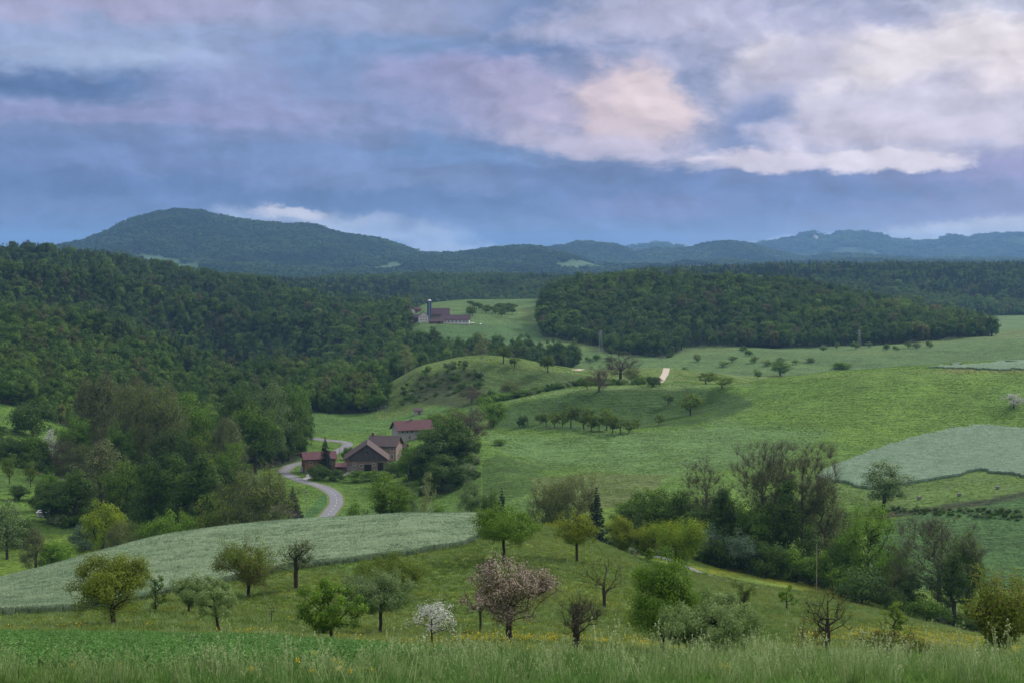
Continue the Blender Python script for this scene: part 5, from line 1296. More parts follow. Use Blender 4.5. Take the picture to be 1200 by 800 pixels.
# ------------------------------------------------------------------ solid modelling helper
class MB:
    def __init__(s): s.v = []; s.f = []
    def poly(s, pts):
        b = len(s.v); s.v += [tuple(p) for p in pts]; s.f.append(tuple(range(b, b + len(pts))))
    def prism(s, pts, d):
        """pts: loop of 3-D points; extruded by vector d"""
        d = Vector(d); a = [Vector(p) for p in pts]; n = len(a); b = len(s.v)
        s.v += [tuple(p) for p in a] + [tuple(p + d) for p in a]
        s.f.append(tuple(range(b + n - 1, b - 1, -1))); s.f.append(tuple(range(b + n, b + 2 * n)))
        for i in range(n):
            j = (i + 1) % n; s.f.append((b + i, b + j, b + n + j, b + n + i))
    def box(s, x0, x1, y0, y1, z0, z1): s.prism([(x0, y0, z0), (x1, y0, z0), (x1, y1, z0), (x0, y1, z0)], (0, 0, z1 - z0))
    def bar(s, a, b, r, n=6, r2=None):
        a, b = Vector(a), Vector(b); d = (b - a).normalized(); u_ = d.orthogonal().normalized(); w = d.cross(u_); r2 = r if r2 is None else r2
        k = len(s.v)
        for p, q in ((a, r), (b, r2)):
            for i in range(n):
                t = i * 2 * math.pi / n; s.v.append(tuple(p + (u_ * math.cos(t) + w * math.sin(t)) * q))
        for i in range(n): s.f.append((k + i, k + (i + 1) % n, k + n + (i + 1) % n, k + n + i))
        s.f.append(tuple(range(k + n - 1, k - 1, -1))); s.f.append(tuple(range(k + n, k + 2 * n)))
    def build(s, name, mat, parent=None, link=True):
        me = bpy.data.meshes.new(name); me.from_pydata(s.v, [], s.f); me.materials.append(mat); me.update()
        import bmesh
        bm = bmesh.new(); bm.from_mesh(me); bmesh.ops.recalc_face_normals(bm, faces=bm.faces); bm.to_mesh(me); bm.free()
        o = bpy.data.objects.new(name, me)
        if link: C.objects.link(o)
        if parent: o.parent = parent
        return o
def boards(name, c1, c2, scale=5.0, rough=0.85):
    m, t = mat_new(name)
    p = t.new('ShaderNodeTexCoord').outputs['Object']
    w = t.noise(t.scale(p, (scale, scale, 0.15)), 1.0, 3, 0.6); n = t.noise(p, 0.7, 4, 0.6)
    c = t.mix(t.ramp01(w, 0.3, 0.7), (*c1, 1), (*c2, 1)); c = t.mix(t.math('MULTIPLY', n, 0.4), c, (*[x * 0.6 for x in c1], 1))
    out(t, princ(t, c, rough, 0.15, bump(t, w, 0.5, 0.03))); return m
def tiles(name, c1, c2):
    m, t = mat_new(name)
    p = t.new('ShaderNodeTexCoord').outputs['Object']
    b = t.new('ShaderNodeTexBrick'); t.put(b.inputs['Vector'], p); b.inputs['Scale'].default_value = 1.6; b.inputs['Color1'].default_value = (*c1, 1); b.inputs['Color2'].default_value = (*c2, 1)
    b.inputs['Mortar'].default_value = (*[x * 0.5 for x in c1], 1); b.inputs['Mortar Size'].default_value = 0.03
    n = t.noise(p, 0.5, 5, 0.65)
    c = t.mix(t.math('MULTIPLY', t.ramp01(n, 0.4, 0.75), 0.6), b.outputs[0], (*[x * 0.6 for x in c2], 1))
    out(t, princ(t, c, 0.8, 0.2, bump(t, b.outputs['Fac'], 0.3, 0.03))); return m
WOOD_OR = boards('boards_orange', (0.20, 0.115, 0.062), (0.30, 0.18, 0.10))
WOOD_BR = boards('boards_brown', (0.13, 0.075, 0.048), (0.20, 0.125, 0.08))
WOOD_DK = boards('boards_dark', (0.055, 0.050, 0.052), (0.125, 0.112, 0.112))
WOOD_MID = boards('boards_weathered', (0.17, 0.125, 0.10), (0.27, 0.21, 0.17))
PLAST = plain('plaster_white', (0.62, 0.58, 0.53), 0.9, 0.1, 0.1)
PLASTG = plain('plaster_grey', (0.36, 0.34, 0.34), 0.9, 0.1, 0.15)
PLASTP = plain('plaster_pink', (0.25, 0.195, 0.17), 0.9, 0.1, 0.12)
TILE_RED = tiles('tiles_red', (0.125, 0.058, 0.064), (0.17, 0.082, 0.088))
TILE_BR = tiles('tiles_brown', (0.075, 0.052, 0.050), (0.115, 0.080, 0.072))
TILE_GR = tiles('tiles_grey', (0.10, 0.080, 0.080), (0.15, 0.115, 0.11))
TILE_PU = tiles('tiles_purple', (0.095, 0.060, 0.078), (0.13, 0.085, 0.105))
DARK = plain('dark_opening', (0.012, 0.012, 0.014), 0.6, 0.3, 0.1)
GLASS = plain('window_glass', (0.03, 0.035, 0.045), 0.15, 0.6, 0.1)
FRAME = plain('frame_white', (0.6, 0.6, 0.58), 0.6, 0.3, 0.05)
STONE = plain('stone_grey', (0.20, 0.19, 0.19), 0.9, 0.1, 0.3)
METAL = plain('galvanised', (0.42, 0.43, 0.45), 0.5, 0.4, 0.1, 1.0, 0.6)
POLEW = plain('pole_wood', (0.30, 0.26, 0.21), 0.9, 0.1, 0.2, 3, stretch=(1, 1, 0.2))
POLEC = plain('pole_grey_wood', (0.24, 0.25, 0.24), 0.9, 0.1, 0.2, 3, stretch=(1, 1, 0.2))

def gable(root, w, d, he, hr, wall, roof, over=0.7, th=0.25, gablemat=None, x0=0, y0=0, z0=0, names=('wall', 'roof'), ridge='y', asym=0.0):
    """a gabled block: ridge along y (gable faces the front, -y) or along x"""
    m = MB(); b = z0 - 1.2
    if ridge == 'y':
        xr = x0 + asym
        m.prism([(x0 - w / 2, y0 - d / 2, b), (x0 + w / 2, y0 - d / 2, b), (x0 + w / 2, y0 - d / 2, z0 + he), (xr, y0 - d / 2, z0 + hr), (x0 - w / 2, y0 - d / 2, z0 + he)], (0, d, 0))
    else:
        m.prism([(x0 - w / 2, y0 - d / 2, b), (x0 - w / 2, y0 + d / 2, b), (x0 - w / 2, y0 + d / 2, z0 + he), (x0 - w / 2, y0, z0 + hr), (x0 - w / 2, y0 - d / 2, z0 + he)], (w, 0, 0))
    wl = m.build(names[0], wall, root)
    r = MB()
    if ridge == 'y':
        for sg in (-1, 1):
            ex = x0 + sg * w / 2; dx = ex - xr; k = over / abs(dx); ez = z0 + he - (hr - he) * k; ex = ex + sg * over
            r.prism([(xr, y0 - d / 2 - over, z0 + hr + 0.02), (ex, y0 - d / 2 - over, ez + 0.02), (ex, y0 - d / 2 - over, ez + th), (xr, y0 - d / 2 - over, z0 + hr + th)], (0, d + 2 * over, 0))
    else:
        for sg in (-1, 1):
            ey = y0 + sg * d / 2; k = over / (d / 2); ez = z0 + he - (hr - he) * k; ey += sg * over
            r.prism([(x0 - w / 2 - over, y0, z0 + hr + 0.02), (x0 - w / 2 - over, ey, ez + 0.02), (x0 - w / 2 - over, ey, ez + th), (x0 - w / 2 - over, y0, z0 + hr + th)], (w + 2 * over, 0, 0))
    rf = r.build(names[1], roof, root)
    return wl, rf
def opening(root, name, x, y, z, w, h, mat, face='y-', frame=True, fm=None):
    """a window or door set on a wall; face is the side it looks to"""
    def R4(x0, x1, z0, z1, a, b):
        m = MB()
        if face == 'y-': m.box(x0, x1, y - b, y - a, z0, z1)
        elif face == 'x-': m.box(x - b, x - a, y + (x0 - x), y + (x1 - x), z0, z1)
        else: m.box(x + a, x + b, y + (x0 - x), y + (x1 - x), z0, z1)
        return m
    if frame:
        m = MB(); t = 0.12
        for q in (R4(x - w / 2 - t, x - w / 2, z - t, z + h + t, 0.005, 0.09), R4(x + w / 2, x + w / 2 + t, z - t, z + h + t, 0.005, 0.09), R4(x - w / 2, x + w / 2, z + h, z + h + t, 0.005, 0.09), R4(x - w / 2, x + w / 2, z - t, z, 0.005, 0.12), R4(x - 0.04, x + 0.04, z, z + h, 0.05, 0.08)):
            o = len(m.v); m.v += q.v; m.f += [tuple(i + o for i in f) for f in q.f]
        fr = m.build(name, fm or FRAME, root)
        R4(x - w / 2, x + w / 2, z, z + h, 0.01, 0.04).build('pane', mat, fr)
        return fr
    return R4(x - w / 2, x + w / 2, z, z + h, 0.01, 0.05).build(name, mat, root)
def at_px(px, py, Y=None, ymin=480): return spot(px, py, Y, ymin)

# big dark barn with the lower wing
p = at_px(427, 549, 645)
b1 = tag(empty('barn', (p.x, p.y + 9, p.z + 0.3), R(5)), 'big dark wooden barn with a wide brown gable roof at the heart of the farm', 'barn')
gable(b1, 19.5, 18, 5.0, 11.8, WOOD_MID, TILE_BR, 0.9, 0.3, asym=0.4)
m = MB(); m.prism([(-7.6, -9.02, 4.4), (9.2, -9.02, 4.4), (9.2, -9.02, 5.2), (0.4, -9.02, 11.3), (-7.6, -9.02, 6.2)], (0, -0.22, 0)); m.build('gable_boarding', WOOD_DK, b1)
m = MB(); m.box(-9.75, -4.0, -9.25, -9.02, 0, 2.2); m.build('stone_base', STONE, b1)
opening(b1, 'door', 6.6, -9.0, 0, 2.6, 3.6, DARK, frame=False); opening(b1, 'door', 0.8, -9.0, -0.2, 3.2, 2.9, DARK, frame=False)
opening(b1, 'window', -2.2, -9.0, 1.6, 1.2, 1.1, GLASS); opening(b1, 'window', -5.4, -9.0, 2.6, 1.0, 1.0, GLASS); opening(b1, 'window', 3.6, -9.0, 2.2, 0.9, 1.0, GLASS)
opening(b1, 'window', 0.4, -9.25, 7.8, 1.0, 1.0, DARK, frame=False)
p = at_px(450, 540, 680)
b2 = tag(empty('farmhouse', (p.x, p.y + 6, p.z + 1.8), R(-12)), 'farmhouse with orange boarded wall and pale end behind the big barn', 'house')
gable(b2, 14, 11, 6.4, 10.2, WOOD_OR, TILE_GR, 0.9, 0.3, ridge='x')
m = MB(); m.box(3.6, 7.06, -5.6, -5.5, -1.2, 6.2); m.box(7.0, 7.1, -5.4, 5.4, -1.2, 6.2); m.build('plaster_wall', PLASTP, b2)
for x in (-3.5, -0.6, 2.4): opening(b2, 'window', x, -5.5, 4.2, 1.2, 1.2, GLASS)
opening(b2, 'window', 5.2, -5.6, 4.0, 1.0, 1.3, GLASS); opening(b2, 'door', 5.2, -5.6, 0, 1.2, 2.2, WOOD_BR)
m = MB(); m.box(-6.6, -5.6, -0.6, 0.4, 9.0, 11.8); ch = m.build('chimney', TILE_RED, b2); m = MB(); m.box(-6.75, -5.45, -0.75, 0.55, 11.8, 11.95); m.build('chimney_cap', STONE, ch)
# small barn with the red roof
p = at_px(372, 556, 640)
b3 = tag(empty('barn', (p.x, p.y + 4, p.z + 0.2), R(17)), 'smaller wooden barn with a dull red roof beside the spruce', 'barn')
gable(b3, 14.0, 8.5, 6.4, 8.8, WOOD_OR, TILE_RED, 0.9, 0.28, ridge='x')
m = MB(); m.prism([(-7.02, -4.25, -0.5), (-7.02, 4.25, -0.5), (-7.02, 4.25, 6.2), (-7.02, 0, 8.5), (-7.02, -4.25, 6.2)], (-0.15, 0, 0)); m.build('end_boarding', WOOD_BR, b3)
m = MB(); m.box(-7.0, 7.0, -4.45, -4.25, -0.8, 1.5); m.build('stone_base', STONE, b3)
opening(b3, 'door', 1.8, -4.25, 1.6, 3.0, 3.0, WOOD_BR, frame=False)
opening(b3, 'window', -4.2, -4.25, 3.8, 1.1, 1.1, GLASS); opening(b3, 'window', 5.2, -4.25, 3.8, 1.1, 1.1, GLASS)
# open shed with a red lean-to roof
p = at_px(399, 553, 636)
b4 = tag(empty('shed', (p.x, p.y + 2.5, p.z + 0.1), R(0)), 'small open shed with a red lean-to roof and stacked firewood', 'shed')
m = MB()
for x in (-2.1, 2.1):
    for y in (-2.0, 2.0): m.box(x - 0.09, x + 0.09, y - 0.09, y + 0.09, -0.6, 2.9 if y < 0 else 3.9)
m.build('post_frame', WOOD_BR, b4)
m = MB(); m.box(-2.2, 2.2, 2.1, 2.25, -0.5, 3.8); m.box(-2.3, -2.2, -2.0, 2.1, -0.5, 3.0); m.build('wall', WOOD_BR, b4)
m = MB(); m.prism([(-2.6, -2.6, 2.95), (-2.6, 2.6, 4.15), (-2.6, 2.6, 4.3), (-2.6, -2.6, 3.1)], (5.2, 0, 0)); m.build('roof', TILE_RED, b4)
p4 = at_px(399, 553, 636)
m = MB(); rs_ = random.Random(4)
for i in range(9):
    for j in range(6):
        x = -1.9 + i * 0.42; z = 0.2 + j * 0.33; m.bar((x + rs_.uniform(-.03, .03), 0.4, z), (x, 1.6 + rs_.uniform(-.1, .1), z), 0.17, 6)
lg = m.build('firewood_stack', WOOD_MID); lg.location = (p4.x, p4.y + 2.5, p4.z + 0.1); tag(lg, 'stack of split firewood under the red lean-to roof', 'firewood')
# rear house
p = at_px(482, 521, 745)
b5 = tag(empty('farmhouse', (p.x, p.y + 5, p.z + 0.3), R(24)), 'rear house with a long red roof partly hidden by trees', 'house')
gable(b5, 19, 10, 5.6, 9.2, PLASTG, TILE_RED, 1.2, 0.3, ridge='x')
for x in (-7, -4.4, -1.8, 1.2): opening(b5, 'window', x, -5.0, 3.4, 1.1, 1.2, GLASS)
opening(b5, 'door', -3.1, -5.0, 0, 1.3, 2.2, WOOD_BR)
m = MB(); m.box(-1, 0, -0.4, 0.5, 8.8, 10.6); m.build('chimney', STONE, b5)
# lower shed roof between farmhouse and rear house
p = at_px(466, 530, 705)
b6 = tag(empty('shed', (p.x, p.y + 2, p.z + 0.2), R(-5)), 'low brown shed linking the farmhouse and the rear house', 'shed')
gable(b6, 9, 6, 2.6, 4.2, WOOD_BR, TILE_BR, 0.5, 0.2, ridge='x'); opening(b6, 'door', 0, -3.0, 0, 2.4, 2.2, DARK, frame=False)
# white house by the road, mostly behind the brown tree
p = at_px(329, 602, 485)
b7 = tag(empty('house', (p.x, p.y + 4, p.z + 0.2), R(38)), 'pale house corner with a grey roof behind the large brown tree', 'house')
gable(b7, 8.5, 7.5, 3.6, 6.6, PLAST, TILE_GR, 0.6, 0.25, ridge='x')
opening(b7, 'window', 2.2, -3.75, 1.4, 1.0, 1.2, GLASS); opening(b7, 'window', -1.4, -3.75, 1.4, 1.0, 1.2, GLASS); opening(b7, 'door', 4.25, 0.4, 0, 1.0, 2.1, WOOD_BR, face='x+', frame=False)
# hut at the wood edge and hut on the left
p = at_px(490, 484, 850)
b8 = tag(empty('hut', (p.x, p.y, p.z), R(8)), 'small grey hut at the edge of the wood above the farm meadow', 'hut')
gable(b8, 5.2, 4.2, 2.4, 3.7, PLASTG, TILE_GR, 0.4, 0.16, ridge='x'); opening(b8, 'door', 0.5, -2.1, 0, 1.4, 1.9, WOOD_BR, frame=False)
p = at_px(52, 610, 500)
b9 = tag(empty('hut', (p.x, p.y, p.z), R(-6)), 'low pale hut among dark bushes below the left meadow', 'hut')
gable(b9, 4.4, 2.6, 1.7, 2.4, PLAST, METAL, 0.3, 0.12, ridge='x'); opening(b9, 'door', 0.9, -1.3, 0, 0.9, 1.5, WOOD_BR, frame=False)

# ------------------------------------------------------------------ distant farm with the silo
def px_at(px, Y, dz=0):
    p = spot(px, Y=Y); return p
p = px_at(505, 1500)
s = tag(empty('silo', (p.x - 1.8, p.y, p.z)), 'tall dark blue farm silo with a pale stripe at the distant farm', 'silo')
SILO = plain('silo_blue', (0.035, 0.065, 0.12), 0.4, 0.4, 0.1)
m = MB(); m.bar((0, 0, -1), (0, 0, 21.5), 2.3, 24); m.build('tank', SILO, s)
m = MB(); m.bar((0, 0, 21.5), (0, 0, 23.0), 2.35, 24, 0.5); m.build('dome', METAL, s)
m = MB(); m.box(-0.35, 0.35, -2.5, -2.25, 0, 21.3); m.build('ladder_shaft', METAL, s)
p = px_at(516, 1512)
f1 = tag(empty('barn', (p.x, p.y, p.z), R(3)), 'large purple brown roofed barn right behind the silo', 'barn')
gable(f1, 19, 15, 6.5, 12.6, WOOD_OR, TILE_PU, 0.8, 0.3, ridge='x'); m = MB(); m.box(-9.5, 9.5, -7.7, -7.5, -1, 3.0); m.build('plaster_base', PLASTP, f1)
for x in (-6, -1, 4): opening(f1, 'window', x, -7.5, 3.6, 2.4, 1.4, GLASS)
p = px_at(534, 1490)
f2 = tag(empty('cattle_shed', (p.x, p.y, p.z + 0.2), R(-1)), 'long low white walled cattle shed at the right of the distant farm', 'shed')
gable(f2, 29, 13, 3.6, 8.2, PLAST, TILE_PU, 0.7, 0.3, ridge='x')
for x in (-11, -7, -3, 1, 5, 9, 12): opening(f2, 'window', x, -6.5, 1.2, 1.8, 1.1, GLASS)
p = px_at(496, 1495)
f3 = tag(empty('farmhouse', (p.x, p.y, p.z), R(8)), 'dark roofed farmhouse with a white gable left of the silo', 'house')
gable(f3, 10, 8.5, 6.0, 10.4, PLAST, TILE_PU, 0.7, 0.3, ridge='y')
for x in (-2.6, 0.2, 2.8): opening(f3, 'window', x, -4.25, 1.4, 1.0, 1.3, GLASS); opening(f3, 'window', x, -4.25, 4.2, 1.0, 1.3, GLASS)
p = px_at(488, 1520)
f4 = tag(empty('shed', (p.x, p.y, p.z), R(-5)), 'dark long shed at the left end of the distant farm', 'shed')
gable(f4, 15, 8, 4.6, 7.6, WOOD_DK, TILE_PU, 0.6, 0.25, ridge='x'); opening(f4, 'door', -4, -4.0, 0, 3, 3.2, PLAST, frame=False)
p = px_at(511, 1478)
f5 = tag(empty('shed', (p.x, p.y, p.z), R(2)), 'low shed with a reddish roof in front of the silo', 'shed')
gable(f5, 15, 6, 2.2, 4.2, WOOD_BR, TILE_PU, 0.4, 0.2, ridge='x'); opening(f5, 'door', 3, -3.0, 0, 2.2, 1.9, DARK, frame=False)
p = px_at(482, 1640)
f6 = tag(empty('house', (p.x, p.y, p.z + 0.5), R(20)), 'tiny white gabled house above the distant farm', 'house')
gable(f6, 7.0, 9, 4.4, 7.6, PLAST, TILE_RED, 0.5, 0.25, ridge='y'); opening(f6, 'window', -1.2, -4.5, 2.4, 1.2, 1.2, GLASS); opening(f6, 'door', 1.6, -4.5, 0, 1.1, 2.0, WOOD_BR, frame=False)
p = px_at(489, 1645)
f7 = tag(empty('shed', (p.x, p.y, p.z + 0.3), R(5)), 'tiny red roofed shed beside the white gabled house', 'shed')
gable(f7, 9, 5, 2.6, 4.6, WOOD_BR, TILE_RED, 0.4, 0.2, ridge='x')
FILM = plain('white_film', (0.70, 0.72, 0.70), 0.4, 0.4, 0.05)
for i, (px, Y) in enumerate([(552, 1488), (554.6, 1489), (563, 1484)]):
    p = px_at(px, Y); m = MB(); m.bar((-0.95, 0, 0.8), (0.95, 0, 0.8), 0.85, 14)
    o = m.build('hay_bale', FILM); o.location = p; o.rotation_euler = (0, 0, R(20 * i)); tag(o, 'white film wrapped hay bale right of the long cattle shed', 'hay bale', 'wrapped bales by the distant farm')

# ------------------------------------------------------------------ poles, pylons
def pole(px, py, hpx, mat, label, Y=None, ymin=250, r=0.14, arms=1, lean=0.0):
    p = spot(px, py, Y, ymin); h = hpx / F * p.y
    o = tag(empty('utility_pole', (p.x, p.y, p.z)), label, 'pole'); o.rotation_euler = (0, R(lean), 0)
    m = MB(); m.bar((0, 0, -1), (0, 0, h), r, 8, r * 0.7); m.build('mast', mat, o)
    if arms:
        m = MB(); m.box(-0.7, 0.7, -0.06, 0.06, h - 0.55, h - 0.42); ar = m.build('crossarm', mat, o)
        m = MB()
        for x in (-0.6, 0.6): m.bar((x, 0, h - 0.42), (x, 0, h - 0.16), 0.05, 6)
        m.build('insulator_pair', METAL, ar)
    return o
pole(359, 614, 39, POLEC, 'grey utility pole in the young field left of the road bend', 495)
pole(396, 610, 13, POLEC, 'short upright pole beside the road end of the rye', 400, arms=0, r=0.11)
pole(402, 609, 12, POLEC, 'short slanting stay pole next to the short upright one', 402, arms=0, lean=22, r=0.09)
pole(957, 691, 56, POLEW, 'pale wooden pole before the green bushes of the stream', 350, r=0.12, arms=0)
pole(398, 519, 17, POLEC, 'thin grey pole on the meadow behind the farm', 700, r=0.12)
pole(334, 536, 16, POLEC, 'thin grey pole on the meadow by the round grove', 690, r=0.12)
pole(452, 500, 20, POLEC, 'thin grey pole before the dark hillside wood', 840, r=0.13)
def pylon(px, Y, hpx, label):
    p = spot(px, Y=Y); h = hpx / F * Y
    o = tag(empty('pylon', (p.x, p.y, p.z), R(15)), label, 'pylon'); m = MB(); b = 1.9; t = 0.5; n = 9
    def cor(k, s1, s2):
        w = b + (t - b) * k; return Vector((s1 * w, s2 * w, h * k))
    for s1, s2 in ((-1, -1), (1, -1), (1, 1), (-1, 1)): m.bar(cor(0, s1, s2) - Vector((0, 0, 0.5)), cor(1, s1, s2), 0.07, 4)
    sq = [(-1, -1), (1, -1), (1, 1), (-1, 1)]
    for i in range(n):
        for j in range(4):
            a, c = sq[j], sq[(j + 1) % 4]
            m.bar(cor(i / n, *a), cor((i + 1) / n, *c), 0.035, 4); m.bar(cor(i / n, *c), cor((i + 1) / n, *a), 0.035, 4)
    m.build('lattice_mast', METAL, o)
    for k, w in ((0.78, 3.6), (0.90, 2.8), (0.99, 2.0)):
        m = MB(); m.bar((-w, 0, h * k), (w, 0, h * k), 0.10, 4); m.bar((-w, 0, h * k), (0, 0, h * k + 1.0), 0.07, 4); m.bar((w, 0, h * k), (0, 0, h * k + 1.0), 0.07, 4); m.build('crossarm', METAL, o)
pylon(704, 1335, 25, 'pale lattice pylon standing against the left part of the beech hill')
pylon(1007, 1405, 19, 'smaller lattice pylon against the middle of the beech hill')
# fence posts on the ridge
pp = MB().box
m = MB(); m.bar((0, 0, -0.3), (0, 0, 1.3), 0.09, 6); fp0 = m.build('fence_post', POLEC, link=False)
for i in range(12):
    u_ = 716 + i * 4.2 if i < 8 else 752 + (i - 8) * 4.5
    p = spot(u_, Y=846 + i * 1.2); o = fp0.copy(); C.objects.link(o); o.location = p
    tag(o, 'wooden fence post on the ridge by the broad bare tree', 'fence post', 'fence posts on the middle ridge')
# grey boxes on the grass strip at the right
for px, py, lab in ((1077, 585, 'grey wooden box leftmost of three on the grass strip above the bare bank'), (1124, 581, 'grey wooden box in the middle of three on the grass strip above the bare bank'), (1169, 573, 'grey wooden box rightmost of three near the right edge, above the bare bank')):
    p = spot(px, py, None, 480); o = tag(empty('crate', (p.x, p.y, p.z), R(12)), lab, 'box')
    m = MB(); m.box(-0.55, 0.55, -0.4, 0.4, 0.2, 1.0); m.build('body', STONE, o); m = MB(); m.box(-0.62, 0.62, -0.48, 0.48, 1.0, 1.12); m.build('lid', STONE, o)
    m = MB(); [m.box(x - 0.05, x + 0.05, y - 0.05, y + 0.05, -0.2, 0.2) for x in (-0.45, 0.45) for y in (-0.3, 0.3)]; m.build('leg_frame', WOOD_BR, o)
# parked car by the driveway
CARP = plain('car_paint_white', (0.66, 0.70, 0.74), 0.3, 0.5, 0.03); TYRE = plain('tyre_rubber', (0.02, 0.02, 0.02), 0.9, 0.1, 0.1)
def car(px, py, Y, rz, label):
    p = spot(px, py, Y); o = tag(empty('parked_car', (p.x, p.y, p.z + 0.05), R(rz)), label, 'car')
    m = MB(); m.prism([(-2.1, -0.85, 0.35), (2.1, -0.85, 0.35), (2.15, -0.85, 0.75), (1.3, -0.85, 0.92), (0.7, -0.85, 1.42), (-1.3, -0.85, 1.45), (-1.95, -0.85, 0.95), (-2.15, -0.85, 0.8)], (0, 1.7, 0)); m.build('body', CARP, o)
    m = MB(); m.prism([(1.15, -0.87, 0.95), (0.62, -0.87, 1.34), (-1.2, -0.87, 1.37), (-1.7, -0.87, 0.98)], (0, 1.74, 0)); m.build('side_windows', GLASS, o)
    m = MB(); m.prism([(1.33, -0.72, 0.94), (1.33, 0.72, 0.94), (0.78, 0.66, 1.40), (0.78, -0.66, 1.40)], (0.02, 0, 0.02)); m.build('windscreen', GLASS, o)
    for x in (-1.35, 1.35):
        for y in (-0.78, 0.78): m = MB(); m.bar((x, y - 0.1, 0.32), (x, y + 0.1, 0.32), 0.33, 16); w_ = m.build('wheel', TYRE, o); m = MB(); m.bar((x, y - 0.115, 0.32), (x, y + 0.115, 0.32), 0.18, 12); m.build('rim', METAL, w_)
    return o
car(463.5, 531.5, None, 12, 'white car parked by the driveway between barn and rear house')
# water trough, silage drum beside the red barn
p = spot(354.5, 552.5, None, 480)
o = tag(empty('water_tank', (p.x, p.y, p.z), R(10)), 'pale blue grey tank standing left of the red roofed barn', 'tank'); m = MB(); m.box(-0.95, 0.95, -0.8, 0.8, 0.3, 2.5); m.build('body', plain('tank_pale', (0.42, 0.46, 0.52), 0.5, 0.3, 0.05), o)
m = MB(); m.box(-1.05, 1.05, -0.9, 0.9, -0.3, 0.3); m.build('pallet_base', WOOD_MID, o); m = MB(); m.bar((0, 0, 2.5), (0, 0, 2.7), 0.25, 12); m.build('lid', DARK, o)

# ------------------------------------------------------------------ cows
def cow(px, py, rz, label, coat, lying=False, Y=None):
    p = spot(px, py, Y, 480)
    J = []; E = []
    def j(x, y, z, r, par=None):
        J.append(((x, y, z), r));
        if par is not None: E.append((par, len(J) - 1))
        return len(J) - 1
    dz = -0.62 if lying else 0
    pel = j(-0.75, 0, 1.12 + dz, 0.30); mid = j(-0.1, 0, 1.05 + dz, 0.38, pel); sh = j(0.55, 0, 1.12 + dz, 0.32, mid)
    nk = j(0.95, 0, 1.25 + dz, 0.17, sh); hd = j(1.22, 0, (1.35 if lying else 0.95) + dz, 0.15, nk); j(1.5, 0, (1.2 if lying else 0.68) + dz, 0.09, hd)
    j(hd and 1.16, 0.2, (1.42 if lying else 1.02) + dz, 0.04, hd); j(1.16, -0.2, (1.42 if lying else 1.02) + dz, 0.04, hd)
    t = j(-1.02, 0, 1.15 + dz, 0.05, pel); j(-1.1, 0, 0.6 + (0 if lying else 0) + dz * 0.4, 0.03, t)
    for y in (-0.2, 0.2):
        if lying:
            a = j(-0.6, y * 1.8, 0.3, 0.14, pel); b = j(-0.15, y * 2.1, 0.16, 0.08, a); j(-0.55, y * 2.2, 0.08, 0.05, b)
            a = j(0.6, y * 1.4, 0.3, 0.12, sh); b = j(0.95, y * 1.5, 0.15, 0.07, a); j(0.65, y * 1.6, 0.07, 0.05, b)
        else:
            a = j(-0.68, y, 0.80, 0.17, pel); b = j(-0.82, y, 0.48, 0.075, a); j(-0.76, y, 0.03, 0.06, b)
            a = j(0.55, y, 0.78, 0.13, sh); b = j(0.58, y, 0.42, 0.07, a); j(0.56, y, 0.03, 0.06, b)
    me = bpy.data.meshes.new('cow'); me.from_pydata([q[0] for q in J], E, []); o = bpy.data.objects.new('cow', me); C.objects.link(o)
    md = o.modifiers.new('skin', 'SKIN'); md.use_smooth_shade = True
    for i, q in enumerate(J): me.skin_vertices[0].data[i].radius = (q[1], q[1])
    me.skin_vertices[0].data[0].use_root = True
    o.modifiers.new('sub', 'SUBSURF').render_levels = 1; me.materials.append(coat)
    o.location = p; o.rotation_euler = (0, 0, R(rz)); return tag(o, label, 'cow')
_m = bpy.data.meshes.new('tmp'); 
def skinready():
    pass
COWB = plain('coat_brown', (0.22, 0.11, 0.06), 0.9, 0.1, 0.5, 1.2); COWW = plain('coat_white', (0.66, 0.63, 0.58), 0.9, 0.1, 0.1)
try:
    cow(44.5, 556, 80, 'brown cow standing on the left grazing meadow', COWB)
    cow(61.5, 556, 8, 'white cow lying on the left grazing meadow', COWW, lying=True)
except Exception as e:
    print('COW', e)

